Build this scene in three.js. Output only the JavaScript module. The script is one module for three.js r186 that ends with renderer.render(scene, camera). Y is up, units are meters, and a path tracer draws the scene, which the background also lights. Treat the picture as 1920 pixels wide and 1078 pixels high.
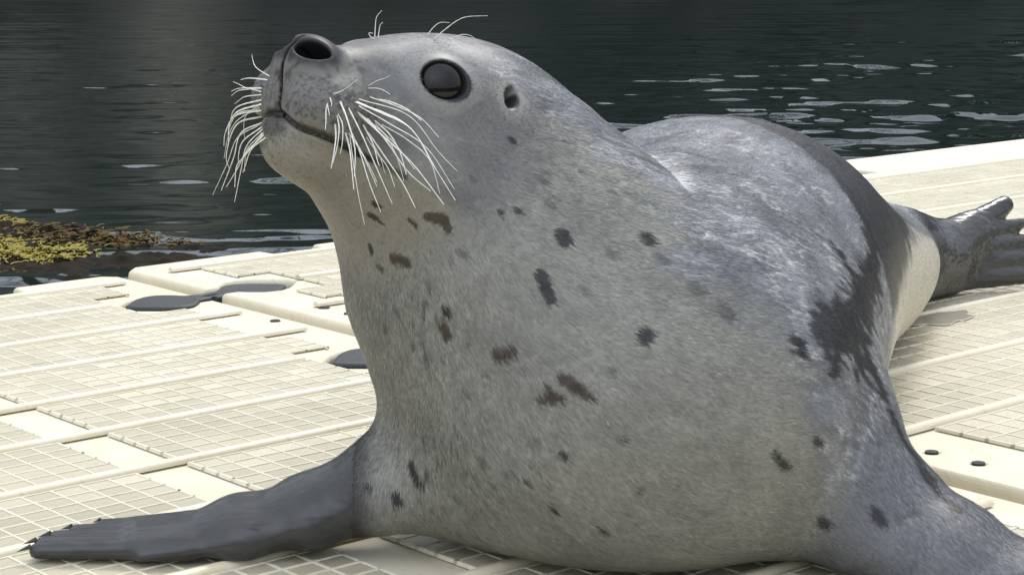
import * as THREE from 'three';
import { ImprovedNoise } from 'three/addons/math/ImprovedNoise.js';
import { mergeGeometries } from 'three/addons/utils/BufferGeometryUtils.js';

// ---------------------------------------------------------------- camera, sky, sun, exposure
const scene = new THREE.Scene();
const camera = new THREE.PerspectiveCamera(16.58, 1920 / 1078, 0.05, 400);
const PITCH = 10.25 * Math.PI / 180, EYE = 0.48;
camera.position.set(0, EYE, 0);
camera.rotation.set(-PITCH, 0, 0);
camera.updateMatrixWorld();

const renderer = new THREE.WebGLRenderer({ antialias: true });
renderer.toneMapping = THREE.LinearToneMapping;
renderer.toneMappingExposure = 1.37;
renderer.shadowMap.enabled = true;
renderer.shadowMap.type = THREE.PCFSoftShadowMap;

// overcast sky, a thin bright veil, a little bluer and brighter overhead
const perlin = new ImprovedNoise();
const SUN = new THREE.Vector3(1.4, 5.6, -4.7).normalize(), clamp1 = (x) => Math.max(-1, Math.min(1, x));
function makeSky() {
  const w = 512, h = 256, d = new Float32Array(w * h * 4);
  for (let j = 0; j < h; j++) for (let i = 0; i < w; i++) {
    const el = ((j + 0.5) / h - 0.5) * Math.PI, az = ((i + 0.5) / w) * 2 * Math.PI;
    const s = Math.max(0, Math.sin(el)), c = Math.cos(el);
    const x = c * Math.cos(az), z = c * Math.sin(az), y = Math.sin(el);
    let n = 0.5 * perlin.noise(x * 2.2 + 5, y * 4.4, z * 2.2) + 0.25 * perlin.noise(x * 5 + 1, y * 10, z * 5) + 0.12 * perlin.noise(x * 11, y * 22 + 3, z * 11);
    let base = (0.56 + 0.34 * s) * (1 + 0.22 * n);
    // the veil is brighter round the hidden sun
    const toSun = x * SUN.x + y * SUN.y + z * SUN.z; base *= 1 + 1.1 * Math.exp(-Math.pow(Math.acos(clamp1(toSun)) / 0.62, 2));
    const k = (j * w + i) * 4;
    d[k] = base * 0.90; d[k + 1] = base * 0.97; d[k + 2] = base * 1.09; d[k + 3] = 1;
  }
  const t = new THREE.DataTexture(d, w, h, THREE.RGBAFormat, THREE.FloatType);
  t.mapping = THREE.EquirectangularReflectionMapping;
  t.magFilter = THREE.LinearFilter; t.minFilter = THREE.LinearFilter;
  t.wrapS = THREE.RepeatWrapping;
  t.needsUpdate = true;
  return t;
}
const skyTexture = makeSky();
scene.background = skyTexture;
scene.environment = skyTexture;
scene.backgroundIntensity = 1; scene.environmentIntensity = 1;

const sun = new THREE.DirectionalLight(new THREE.Color(1, 0.955, 0.88), 1.5);
sun.position.set(1.6, 5.6, -6.6);
sun.target.position.set(0.2, 0, -1.9);
sun.castShadow = true; sun.shadow.radius = 32;
sun.shadow.mapSize.set(2048, 2048);
Object.assign(sun.shadow.camera, { left: -3, right: 5, top: 5, bottom: -4, near: 0.1, far: 20 });
scene.add(sun, sun.target);

// ---------------------------------------------------------------- helpers
function rng(seed) { let a = seed >>> 0; return () => { a = (a + 0x6D2B79F5) | 0; let t = Math.imul(a ^ (a >>> 15), 1 | a); t = (t + Math.imul(t ^ (t >>> 7), 61 | t)) ^ t; return ((t ^ (t >>> 14)) >>> 0) / 4294967296; }; }
const noise = (x, y, z) => perlin.noise(x, y, z);
const fbm = (x, y, z, o = 3) => { let s = 0, a = 0.5; for (let i = 0; i < o; i++) { s += a * perlin.noise(x, y, z); x = x * 2.03 + 7.1; y = y * 2.03 + 3.3; z = z * 2.03 + 1.7; a *= 0.5; } return s; };
const clamp = (x, a = 0, b = 1) => x < a ? a : x > b ? b : x;
const sstep = (a, b, x) => { const t = clamp((x - a) / (b - a)); return t * t * (3 - 2 * t); };
const lerp = (a, b, t) => a + (b - a) * t;
const taken = {};
function named(name) { const n = taken[name] = (taken[name] ?? -1) + 1; return n ? `${name}_${String(n).padStart(3, '0')}` : name; }
function mesh(name, geometry, material, parent = scene) {
  const m = new THREE.Mesh(geometry, material); m.name = parent === scene ? named(name) : name;
  m.castShadow = m.receiveShadow = true; parent.add(m); return m;
}
function tag(o, label, category, group) { o.userData.label = label; o.userData.category = category; if (group) o.userData.group = group; return o; }
// ---------------------------------------------------------------- textures
function dataTexture(size, fn, srgb, rep = 1) {
  const d = new Uint8Array(size * size * 4);
  for (let j = 0; j < size; j++) for (let i = 0; i < size; i++) { const c = fn(i / size, j / size), k = (j * size + i) * 4; d[k] = clamp(c[0]) * 255; d[k + 1] = clamp(c[1]) * 255; d[k + 2] = clamp(c[2]) * 255; d[k + 3] = 255; }
  const t = new THREE.DataTexture(d, size, size, THREE.RGBAFormat); t.wrapS = t.wrapT = THREE.RepeatWrapping; t.magFilter = THREE.LinearFilter; t.minFilter = THREE.LinearMipmapLinearFilter; t.generateMipmaps = true;
  if (srgb) t.colorSpace = THREE.SRGBColorSpace; t.repeat.set(rep, rep); t.needsUpdate = true; return t;
}
// noise that repeats without a seam
const tileNoise = (u, v, f, s) => { const a = u * 2 * Math.PI, b = v * 2 * Math.PI, r = f / (2 * Math.PI); return perlin.noise(Math.cos(a) * r + s, Math.sin(a) * r + Math.cos(b) * r * 0.73 + s * 2, Math.sin(b) * r + Math.cos(b) * r * 0.6 + 3.1); };

// ---------------------------------------------------------------- water
const WATER_Y = -0.36;
function waveHeight(x, z, fade) {
  // calmer on the sheltered left, a light breeze further right
  const r = Math.hypot(x, z), gust = 0.34 + 0.80 * sstep(-1.5, 3.2, x - 0.10 * (r - 5)) + 0.35 * noise(x * 0.22, 0.3, z * 0.16);
  let h = 0;
  for (const w of WAVES) { if (w.l < fade * 3.2) continue; h += w.a * sstep(3.2, 6, w.l / fade) * Math.sin(x * w.kx + z * w.kz + w.p + 1.6 * noise(x * 0.55 + w.p, 1.7, z * 0.55)); }
  const chop = noise(x * 4.4, 4.2, z * 6.8) * 0.0056 + noise(x * 10.5 + 9, 2.2, z * 15.0) * 0.0021 * sstep(0.09, 0.03, fade);
  return gust * (h + chop * sstep(0.2, 0.05, fade));
}
const WAVES = (() => { const r = rng(11), out = []; for (let i = 0; i < 16; i++) { const l = 0.16 * Math.pow(1.16, i), th = (r() - 0.5) * 1.5 + 0.12, k = 2 * Math.PI / l; out.push({ l, a: l * 0.0052 * (l > 0.45 ? 0.62 : 1.12), kx: Math.sin(th) * k, kz: Math.cos(th) * k, p: r() * 6.28 }); } return out; })();
{
  const rows = [], P = [], N = [], I = [], NC = 360;
  for (let r = 2.2; r < 46;) { rows.push(r); r += Math.max(0.022, 0.0052 * r * Math.min(1, r / 6) + 0.008); }
  for (const r of rows) for (let c = 0; c <= NC; c++) {
    const half = 0.62 * r + 2.2, q = c / NC * 2 - 1, x = half * (0.55 * q + 0.45 * q * q * q) + 0.2, z = -r, fade = Math.max(0.010 + 0.0025 * r, half * 2 / NC * 0.5);
    P.push(x, waveHeight(x, z, fade), z);
    const e = 0.012 + 0.001 * r, hx = (waveHeight(x + e, z, fade) - waveHeight(x - e, z, fade)) / (2 * e), hz = (waveHeight(x, z + e, fade) - waveHeight(x, z - e, fade)) / (2 * e), l = Math.hypot(hx, 1, hz);
    N.push(-hx / l, 1 / l, -hz / l);
  }
  const W = NC + 1; for (let j = 0; j < rows.length - 1; j++) for (let i = 0; i < NC; i++) { const a = j * W + i; I.push(a, a + 1, a + W, a + 1, a + W + 1, a + W); }
  const g = new THREE.BufferGeometry(); g.setAttribute('position', new THREE.Float32BufferAttribute(P, 3)); g.setAttribute('normal', new THREE.Float32BufferAttribute(N, 3)); g.setIndex(I);
  const m = mesh('water', g, new THREE.MeshPhysicalMaterial({ color: new THREE.Color().setRGB(0.006, 0.013, 0.011), roughness: 0.03, ior: 1.333, specularIntensity: 1 }));
  m.position.y = WATER_Y; m.userData.kind = 'structure'; m.userData.label = 'dark rippled harbour water with pale sky glints';
}
{ // the rest of the harbour water, all round and behind the camera, a hand below the ripples
  const m = mesh('open_water', new THREE.RingGeometry(0.5, 130, 64, 1).rotateX(-Math.PI / 2), new THREE.MeshPhysicalMaterial({ color: new THREE.Color().setRGB(0.006, 0.013, 0.011), roughness: 0.15, ior: 1.333 }));
  m.position.y = WATER_Y - 0.06; m.userData.kind = 'structure'; m.userData.label = 'flat dark harbour water all round the dock';
}
// ---------------------------------------------------------------- the far shore, just above the frame: it is what the water mirrors
const rockMat = new THREE.MeshStandardMaterial({ vertexColors: true, roughness: 0.9 });
{
  const nu = 260, nv = 44, P = [], C = [], I = [];
  for (let j = 0; j <= nv; j++) for (let i = 0; i <= nu; i++) {
    const u = i / nu, v = j / nv, x = -52 + 104 * u, top = 5.2 + 1.6 * noise(x * 0.11, 3, 0.5) + 0.8 * noise(x * 0.35, 1, 2);
    const y = -0.8 + (top + 0.8) * Math.min(1, v / 0.7), back = v > 0.7 ? (v - 0.7) * 40 : 0;
    const bulge = 1.5 * fbm(x * 0.22, y * 0.3, 1, 4) + 0.8 * Math.abs(noise(x * 0.5, y * 0.18, 7)) - y * 0.25;
    P.push(x + 0.5 * noise(y * 0.4, x * 0.2, 4), y + (v > 0.7 ? (v - 0.7) * 5 : 0), -29 - back + bulge + 0.02 * x);
    const n = fbm(x * 0.8, y * 0.5, 2, 4), band = noise(x * 0.28, 0.2, 9), damp = y < 0.3 ? 0.5 : 1, left = sstep(1.5, -2.5, x), k = (0.012 + 0.024 * n + 0.014 * left + 0.05 * sstep(0.05, 0.32, band) * (0.4 + 0.6 * left) + left * (0.045 * Math.exp(-(((x + 7.3) / 0.8) ** 2)) + 0.08 * Math.exp(-(((x + 5.0) / 0.75) ** 2)))) * damp;
    if (v > 0.66) C.push(0.03, 0.045, 0.02); else C.push(k * 1.12 + 0.006, k + 0.010, k * 0.80 + 0.008);
  }
  for (let j = 0; j < nv; j++) for (let i = 0; i < nu; i++) { const a = j * (nu + 1) + i; I.push(a, a + 1, a + nu + 1, a + 1, a + nu + 2, a + nu + 1); }
  const g = new THREE.BufferGeometry(); g.setAttribute('position', new THREE.Float32BufferAttribute(P, 3)); g.setAttribute('color', new THREE.Float32BufferAttribute(C, 3)); g.setIndex(I); g.computeVertexNormals();
  const m = mesh('shore_terrain', g, rockMat); m.userData.kind = 'structure'; m.userData.label = 'steep brown rock shore across the water';
}
{ // wooded hills round the rest of the harbour
  const nu = 160, nv = 10, P = [], C = [], I = [];
  for (let j = 0; j <= nv; j++) for (let i = 0; i <= nu; i++) { const t = j / nv, a = lerp(-0.18, 1.18, i / nu) * Math.PI, R = 62 + 8 * noise(i * 0.11, 2, 0) + 14 * t, top = 9 + 4.5 * noise(i * 0.13, 5, 1) + 2 * noise(i * 0.5, 1, 1); P.push(Math.cos(a) * R, -1 + (top + 1) * Math.sin(t * Math.PI / 2) + 0.5 * noise(i * 1.7, j * 1.3, 3), Math.sin(a) * R); const k = 1 + 0.6 * noise(i * 0.7, j * 0.9, 8); C.push(0.030 * k, 0.042 * k, 0.022 * k); }
  for (let j = 0; j < nv; j++) for (let i = 0; i < nu; i++) { const a = j * (nu + 1) + i; I.push(a, a + nu + 1, a + 1, a + 1, a + nu + 1, a + nu + 2); }
  const g = new THREE.BufferGeometry(); g.setAttribute('position', new THREE.Float32BufferAttribute(P, 3)); g.setAttribute('color', new THREE.Float32BufferAttribute(C, 3)); g.setIndex(I); g.computeVertexNormals();
  const m = mesh('hills', g, rockMat); m.userData.kind = 'structure'; m.userData.label = 'low wooded hills round the harbour';
}
{ // trees on the shore
  const bark = new THREE.MeshStandardMaterial({ color: new THREE.Color().setRGB(0.07, 0.05, 0.035), roughness: 1 });
  const leafMats = [[0.022, 0.040, 0.018], [0.030, 0.048, 0.020], [0.020, 0.034, 0.020]].map((c) => new THREE.MeshStandardMaterial({ color: new THREE.Color().setRGB(...c), roughness: 0.9, side: THREE.DoubleSide }));
  const kinds = ['narrow', 'broad', 'leaning', 'ragged'];
  for (let t = 0; t < 22; t++) {
    const r = rng(300 + t), x = -46 + t * 4.3 + (r() - 0.5) * 2.2, tall = x < 7 ? 1.5 : 0.55, h = (6.5 + r() * 4.5) * tall, w = (2.0 + r() * 1.2) * (0.6 + 0.4 * tall), base = 4.6;
    const tree = new THREE.Group(); tree.name = named('shore_tree'); tree.position.set(x, base, -31.5 - r() * 3); scene.add(tree);
    tag(tree, 'dark evergreen tree on top of the rock shore across the water', 'tree', 'evergreen trees along the far shore');
    mesh('trunk', new THREE.CylinderGeometry(0.06, 0.22, h, 8).translate(0, h / 2, 0), bark, tree);
    const P = [], N = [];
    for (let i = 0; i < 2600; i++) {
      const f = Math.pow(r(), 0.7), y = h * (0.1 + 0.92 * f), rad = w * (1 - f * 0.88) * (0.35 + 0.65 * Math.sqrt(r())) * (0.75 + 0.5 * Math.abs(Math.sin(y * 3.1 + t))), a = r() * 6.283;
      const cx = Math.cos(a) * rad, cz = Math.sin(a) * rad, cy = y - rad * 0.25, s = 0.16 + r() * 0.16;
      for (let q = 0; q < 3; q++) P.push(cx + (r() - 0.5) * s * 2, cy + (r() - 0.5) * s, cz + (r() - 0.5) * s * 2);
    }
    const g = new THREE.BufferGeometry(); g.setAttribute('position', new THREE.Float32BufferAttribute(P, 3)); g.computeVertexNormals();
    mesh('crown', g, leafMats[t % 3], tree);
  }
}
// ---------------------------------------------------------------- rock awash behind the dock, with weed
function displaced(geo, fn) { const p = geo.attributes.position, v = new THREE.Vector3(); for (let i = 0; i < p.count; i++) { v.fromBufferAttribute(p, i); fn(v); p.setXYZ(i, v.x, v.y, v.z); } geo.computeVertexNormals(); return geo; }
const ROCK = { x: -1.85, z: -5.2 };
const rockTop = (x, z) => { // x, z from the rock's middle
  const e = (x / 0.88) ** 2 + (z / 0.72) ** 2;
  return -0.02 + 0.042 * (1 - e) + 0.07 * fbm(x * 2.6 + 3, 0.4, z * 2.6, 4) + 0.022 * Math.abs(noise(x * 9, 2, z * 9)) + 0.014 * noise(x * 24, 1, z * 24) + 0.007 * noise(x * 55, 3, z * 55);
};
{
  const n = 260, g = new THREE.PlaneGeometry(3.0, 2.2, n, n).rotateX(-Math.PI / 2), C = [];
  displaced(g, (v) => { v.y = rockTop(v.x, v.z); C.push(0); });
  const col = new Float32Array(g.attributes.position.count * 3), p = g.attributes.position;
  for (let i = 0; i < p.count; i++) { const a = fbm(p.getX(i) * 5, 1, p.getZ(i) * 5, 4), k = 0.010 + 0.011 * a; const red = sstep(0.05, 0.3, noise(p.getX(i) * 3 + 8, 0, p.getZ(i) * 3)); col[i * 3] = k * (1.25 + red * 0.45); col[i * 3 + 1] = k * 0.92; col[i * 3 + 2] = k * 0.55; }
  g.setAttribute('color', new THREE.BufferAttribute(col, 3));
  const rock = tag(mesh('shore_rock', g, new THREE.MeshPhysicalMaterial({ vertexColors: true, roughness: 0.8, specularIntensity: 0.2 })), 'dark brown rock awash in the water behind the dock', 'rock');
  rock.position.set(ROCK.x, WATER_Y, ROCK.z);
  // weed: small curled blades, in patches
  const r = rng(77), clumps = [[0.28, -0.50, 0.20, 0.9], [0.70, -0.25, 0.20, 0.5], [0.55, 0.10, 0.14, 0.5], [0.45, 0.02, 0.24, 0.35], [0.85, -0.18, 0.16, 0.35], [0.15, 0.1, 0.22, 0.25]];
  const mats = [[0.24, 0.19, 0.035], [0.10, 0.065, 0.020], [0.30, 0.25, 0.06]].map((c) => new THREE.MeshPhysicalMaterial({ color: new THREE.Color().setRGB(...c), roughness: 0.75, specularIntensity: 0.3, side: THREE.DoubleSide }));
  clumps.forEach(([cx, cz, rad, dens], q) => {
    const P = [], I = [];
    for (let i = 0; i < 1500 * dens; i++) {
      const a = r() * 6.283, d = rad * Math.sqrt(r()) * (0.6 + 0.5 * r()), x = cx + Math.cos(a) * d * 1.4, z = cz + Math.sin(a) * d * 0.8, y = rockTop(x, z) + 0.002, th = r() * 6.283, L = 0.012 + r() * 0.022, w = 0.0018 + r() * 0.0026, up = 0.001 + r() * 0.005;
      const dx = Math.cos(th), dz = Math.sin(th), b = P.length / 3;
      for (let s = 0; s <= 3; s++) { const t = s / 3, ww = w * (1 - 0.6 * t), yy = y + up * Math.sin(t * 2.4), px = x + dx * L * t, pz = z + dz * L * t; P.push(px - dz * ww, yy, pz + dx * ww, px + dz * ww, yy + 0.002, pz - dx * ww); }
      for (let s = 0; s < 3; s++) { const o = b + s * 2; I.push(o, o + 1, o + 2, o + 1, o + 3, o + 2); }
    }
    const g2 = new THREE.BufferGeometry(); g2.setAttribute('position', new THREE.Float32BufferAttribute(P, 3)); g2.setIndex(I); g2.computeVertexNormals();
    const m = mesh('seaweed', g2, mats[q % 3]); m.position.copy(rock.position); m.userData.kind = 'stuff'; m.userData.label = 'yellow brown seaweed growing on the rock awash'; m.userData.category = 'seaweed'; m.userData.group = 'seaweed on the rock';
  });
}
// ---------------------------------------------------------------- the floating dock: two moulded sections joined by black couplers
const DOCK_TURN = 41.5 * Math.PI / 180, SEAM = 1.420;
const dockPoint = (a, b, y = 0) => new THREE.Vector3(a * Math.cos(DOCK_TURN) - b * Math.sin(DOCK_TURN), y, -a * Math.sin(DOCK_TURN) - b * Math.cos(DOCK_TURN));
const grainBump = dataTexture(256, (u, v) => { const n = 0.5 + 0.30 * tileNoise(u, v, 90, 1) + 0.25 * tileNoise(u, v, 190, 5); return [n, n, n]; }, false);
const grime = dataTexture(512, (u, v) => { const n = 0.5 * tileNoise(u, v, 7, 3) + 0.3 * tileNoise(u, v, 19, 8) + 0.2 * tileNoise(u, v, 60, 2), s = sstep(0.40, 0.55, tileNoise(u, v, 120, 4)) * 0.05; const k = 0.965 + 0.06 * n - s; return [k, k * (0.995 + 0.01 * n), k * (0.975 + 0.05 * n)]; }, true);
const plastic = (r, g, b, rough = 0.5, coat = 0) => new THREE.MeshPhysicalMaterial({ color: new THREE.Color().setRGB(r, g, b), map: grime, roughness: rough, bumpMap: grainBump, bumpScale: 0.0004, clearcoat: coat, clearcoatRoughness: 0.12 });
const creamMat = plastic(0.77, 0.705, 0.55, 0.5), ridgeMat = plastic(0.79, 0.735, 0.59, 0.5), ribMat = plastic(0.78, 0.71, 0.55, 0.45);
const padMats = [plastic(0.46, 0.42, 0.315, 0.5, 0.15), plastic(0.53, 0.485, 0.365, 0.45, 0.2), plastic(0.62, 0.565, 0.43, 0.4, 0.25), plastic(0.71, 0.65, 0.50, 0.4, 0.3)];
for (const m of [creamMat, ridgeMat, ribMat]) m.map = grime;
const rubberMat = new THREE.MeshPhysicalMaterial({ color: new THREE.Color().setRGB(0.020, 0.022, 0.027), roughness: 0.5, bumpMap: grainBump, bumpScale: 0.0006 });
const COUPLERS = [2.222, 1.768, 1.29, 0.81], HOLES = [1.565 - 0.038, 2.0, 1.046];
// half a coupler's outline, u outwards from the seam (0 to 0.125), w = half breadth
const lobe = [[0.0, 0.017], [0.022, 0.018], [0.032, 0.030], [0.048, 0.044], [0.068, 0.048], [0.090, 0.038], [0.110, 0.020], [0.125, 0.004]];
function dockShape(left, right, near, far, seamSide, farNotches) {
  const s = new THREE.Shape(), pts = [];
  const R = 0.02;
  const seamPts = (x, dir, list) => { // walk along the seam edge with half pockets cut in; dir = +1 towards larger b
    const out = [];
    for (const b of (dir > 0 ? [...list].reverse() : list)) {
      const side = seamSide === 'right' ? -1 : 1;
      const L2 = lobe.slice(1); const up = L2.map(([u, w]) => [x + side * (u + 0.003), b - dir * (w + 0.0045)]), dn = [...L2].reverse().map(([u, w]) => [x + side * (u + 0.003), b + dir * (w + 0.0045)]);
      out.push([x, b - dir * 0.0215], ...up, ...dn, [x, b + dir * 0.0215]);
    }
    return out;
  };
  const farPts = () => { const out = []; for (const [a0, a1, deep] of farNotches) { const m = (a0 + a1) / 2; out.push([a1, far], [a1 - 0.006, far - deep * 0.6], [a1 - 0.022, far - deep], [a0 + 0.022, far - deep], [a0 + 0.006, far - deep * 0.6], [a0, far]); } return out; };
  if (seamSide === 'right') pts.push([left, near], [right, near], ...seamPts(right, 1, COUPLERS), [right, far - R], [right - R, far], ...farPts(), [left, far]);
  else pts.push([left, near], [right, near], [right, 2.645], [3.18, 2.645], [3.165, 2.63], [3.165, far], ...farPts(), [left + R, far], [left, far - R], ...seamPts(left, -1, COUPLERS));
  s.setFromPoints(pts.map((p) => new THREE.Vector2(...p)));
  const hx = seamSide === 'right' ? right - 0.021 : left + 0.042;
  for (const b of HOLES) for (const o of [-0.026, 0.026]) { const h = new THREE.Path(); h.absellipse(hx, b + o, 0.0050, 0.0045, 0, Math.PI * 2, true); s.holes.push(h); }
  return s;
}
function uvMetres(g, scale = 1) { const p = g.attributes.position, uv = new Float32Array(p.count * 2); for (let i = 0; i < p.count; i++) { uv[i * 2] = (p.getX(i) + p.getY(i) * 0.37) * scale; uv[i * 2 + 1] = (p.getZ(i) + p.getY(i) * 0.83) * scale; } g.setAttribute('uv', new THREE.BufferAttribute(uv, 2)); return g; }
const DECK = -0.0020; // the moulded floor between the ridges
const view = camera.matrixWorldInverse.copy(camera.matrixWorld).invert();
const seen = (p) => { const q = p.clone().applyMatrix4(camera.matrixWorldInverse); return { u: 960 + 3700 * q.x / -q.z, v: 539 - 3700 * q.y / -q.z, d: -q.z }; };
function ridgeBar(x0, x1, z0, z1, w, alongX) { // a low bar with sloping sides, 10 triangles
  const b = w / 2, t = w * 0.26, y0 = DECK - 0.001, y1 = 0;
  const c = alongX ? [[x0, y0, z0 + b], [x1, y0, z0 + b], [x1, y1, z0 + t], [x0, y1, z0 + t], [x0, y1, z0 - t], [x1, y1, z0 - t], [x1, y0, z0 - b], [x0, y0, z0 - b]]
    : [[x0 - b, y0, z0], [x0 - b, y0, z1], [x0 - t, y1, z1], [x0 - t, y1, z0], [x0 + t, y1, z0], [x0 + t, y1, z1], [x0 + b, y0, z1], [x0 + b, y0, z0]];
  const out = []; for (const q of [[0, 1, 2, 3], [3, 2, 5, 4], [4, 5, 6, 7]]) for (const k of [q[0], q[1], q[2], q[0], q[2], q[3]]) out.push(...c[k]);
  return out;
}
function dockSection(label, seamSide, left, right, near, far, ribs, strips, farNotches, y0, tilt) {
  const g = new THREE.Group(); g.name = named('dock_section'); g.rotation.y = DOCK_TURN; g.position.y = y0; scene.add(g);
  tag(g, label, 'floating dock');
  const deck = new THREE.ExtrudeGeometry(dockShape(left, right, near, far, seamSide, farNotches), { depth: 0.32, bevelEnabled: true, bevelSize: 0.0055, bevelOffset: -0.0055, bevelThickness: 0.008, bevelSegments: 4, curveSegments: 10 });
  deck.rotateX(-Math.PI / 2).translate(0, -0.33 + DECK, 0); uvMetres(deck, 1.7);
  mesh('deck', deck, creamMat, g);
  const plugGeo = new THREE.CylinderGeometry(0.0062, 0.0062, 0.004, 20).translate(0, DECK - 0.0030, 0);
  for (const b of HOLES) for (const o of [-0.026, 0.026]) mesh('plug', plugGeo, rubberMat, g).position.set(seamSide === 'right' ? right - 0.021 : left + 0.042, 0, -(b + o));
  const pitchA = 0.0285, ridges = [], pads = [], r = rng(seamSide === 'right' ? 5 : 6);
  const inPocket = (a, b) => Math.abs(a - SEAM) < 0.150 && COUPLERS.some((c) => Math.abs(b - c) < 0.066) || Math.abs(a - SEAM) < 0.085 || Math.abs(a - SEAM) < 0.115 && HOLES.some((h) => Math.abs(h - b) < 0.075);
  ribs.forEach((b, k) => { // half round ribs running along the section
    const a0 = left + (seamSide === 'left' ? 0.035 : 0.0), a1 = right - (seamSide === 'right' ? 0.03 : 0.0);
    const prof = [], I = [], P = [], n = 8;
    for (let q = 0; q <= n; q++) { const t = Math.PI * q / n; prof.push([Math.cos(t) * 0.0068, DECK + Math.sin(t) * 0.0060]); }
    const cut = COUPLERS.some((c) => Math.abs(c - b) < 0.045), b0 = seamSide === 'left' && cut ? a0 + 0.10 : a0, b1 = seamSide === 'right' && cut ? a1 - 0.105 : a1;
    for (let q = 0; q <= 24; q++) { const x = lerp(b0, b1, q / 24); for (const [z, y] of prof) P.push(x, y - 0.0002, -b + z); }
    for (let q = 0; q < 24; q++) for (let i = 0; i < n; i++) { const o = q * (n + 1) + i; I.push(o, o + n + 1, o + 1, o + 1, o + n + 1, o + n + 2); }
    for (const q of [0, 24]) { const f = P.length / 3; for (let i = 0; i <= n; i++) P.push(...P.slice((q * (n + 1) + i) * 3, (q * (n + 1) + i) * 3 + 3)); for (let i = 1; i < n; i++) q ? I.push(f, f + i, f + i + 1) : I.push(f, f + i + 1, f + i); }
    const rg = new THREE.BufferGeometry(); rg.setAttribute('position', new THREE.Float32BufferAttribute(P, 3)); rg.setIndex(I); rg.computeVertexNormals(); uvMetres(rg, 1.7);
    mesh('rib', rg, ribMat, g);
    if (k === ribs.length - 1) return;
    const lo = b + 0.0115, hi = ribs[k + 1] - 0.0115, rows = 5, pb = (hi - lo) / rows;
    const spans = []; let run = null;
    const c0 = Math.ceil((left + 0.02) / pitchA), c1 = Math.floor((right - 0.02) / pitchA);
    for (let row = 0; row < rows; row++) {
      const bz = lo + (row + 0.5) * pb; run = null;
      for (let c = c0; c < c1; c++) {
        const a = (c + 0.5) * pitchA, ok = !strips.some(([s0, s1]) => a + pitchA / 2 > s0 && a - pitchA / 2 < s1) && !inPocket(a, bz);
        if (!ok) { if (run) ridges.push(...ridgeBar(a - pitchA / 2, 0, -(bz - pb / 2) + 0.0022, -(bz + pb / 2) - 0.0022, 0.0046, false)); run = null; continue; }
        pads.push({ a, b: bz, w: pitchA - 0.0034, h: pb - 0.0034 });
        ridges.push(...ridgeBar(a - pitchA / 2, 0, -(bz - pb / 2) + (run ? -0.001 : 0.0022), -(bz + pb / 2) + (run ? 0.001 : -0.0022), run ? 0.0036 : 0.0046, false));
        const wob = (r() - 0.5) * 0.0006;
        ridges.push(...ridgeBar(a - pitchA / 2, a + pitchA / 2, -(bz + pb / 2) + wob, 0, 0.0034 + r() * 0.0008, true));
        if (row === 0) ridges.push(...ridgeBar(a - pitchA / 2, a + pitchA / 2, -(bz - pb / 2), 0, 0.0040, true));
        if (!run) run = true;
      }
    }
  });
  { const rg = new THREE.BufferGeometry(); rg.setAttribute('position', new THREE.Float32BufferAttribute(ridges, 3)); rg.computeVertexNormals(); uvMetres(rg, 1.7); const m = mesh('tread_ridges', rg, ridgeMat, g); m.userData.kind = 'stuff'; }
  // tread pads: the floor of each cell, the largest in view one by one, the rest joined
  const padGeo = new THREE.BoxGeometry(1, 0.0024, 1, 1, 1, 1).translate(0, DECK, 0);
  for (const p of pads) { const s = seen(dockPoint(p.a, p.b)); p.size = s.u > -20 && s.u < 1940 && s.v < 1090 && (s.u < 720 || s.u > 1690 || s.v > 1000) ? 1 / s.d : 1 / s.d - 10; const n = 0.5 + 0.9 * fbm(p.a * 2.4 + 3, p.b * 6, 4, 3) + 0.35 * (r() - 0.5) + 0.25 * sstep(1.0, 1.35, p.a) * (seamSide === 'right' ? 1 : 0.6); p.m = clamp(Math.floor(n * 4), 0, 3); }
  pads.sort((p, q) => q.size - p.size);
  pads.slice(0, 300).forEach((p) => { const m = mesh('tread_pad', padGeo, padMats[p.m], g); m.scale.set(p.w, 1, p.h); m.position.set(p.a, (r() - 0.5) * 0.0003, -p.b); });
  for (let k = 0; k < 4; k++) {
    const list = pads.slice(300).filter((p) => p.m === k); if (!list.length) continue;
    const P = []; for (const p of list) { const x0 = p.a - p.w / 2, x1 = p.a + p.w / 2, z0 = -p.b - p.h / 2, z1 = -p.b + p.h / 2, y = DECK + 0.0012 + (r() - 0.5) * 0.0003, yb = DECK - 0.0005; P.push(x0, y, z1, x1, y, z1, x1, y, z0, x0, y, z1, x1, y, z0, x0, y, z0, x0, yb, z1, x1, yb, z1, x1, y, z1, x0, yb, z1, x1, y, z1, x0, y, z1); }
    const pg = new THREE.BufferGeometry(); pg.setAttribute('position', new THREE.Float32BufferAttribute(P, 3)); pg.computeVertexNormals(); uvMetres(pg, 1.7);
    const m = mesh('tread_pads', pg, padMats[k], g); m.userData.kind = 'stuff';
  }
  return g;
}
const span = (from, step, n) => Array.from({ length: n }, (_, i) => from + step * i);
dockSection('cream plastic dock section under the dark outstretched fore flipper', 'right', -0.95, SEAM - 0.006, -1.8, 2.462, span(0.52, 0.143, 14), [[0.893, 0.938]], [[1.196, 1.258, 0.075]], 0, 0);
dockSection('cream plastic dock section beyond the seam, under the hind flippers', 'left', SEAM + 0.008, 5.6, -1.8, 2.462, [0.30, 0.465, 0.63, 0.795, 0.96, 1.128, 1.297, 1.475, 1.66, 1.85, 2.035, 2.215, 2.385], [[2.52, 2.58], [3.9, 3.96]], [[1.667, 1.765, 0.06]], 0.007, 0);
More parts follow.
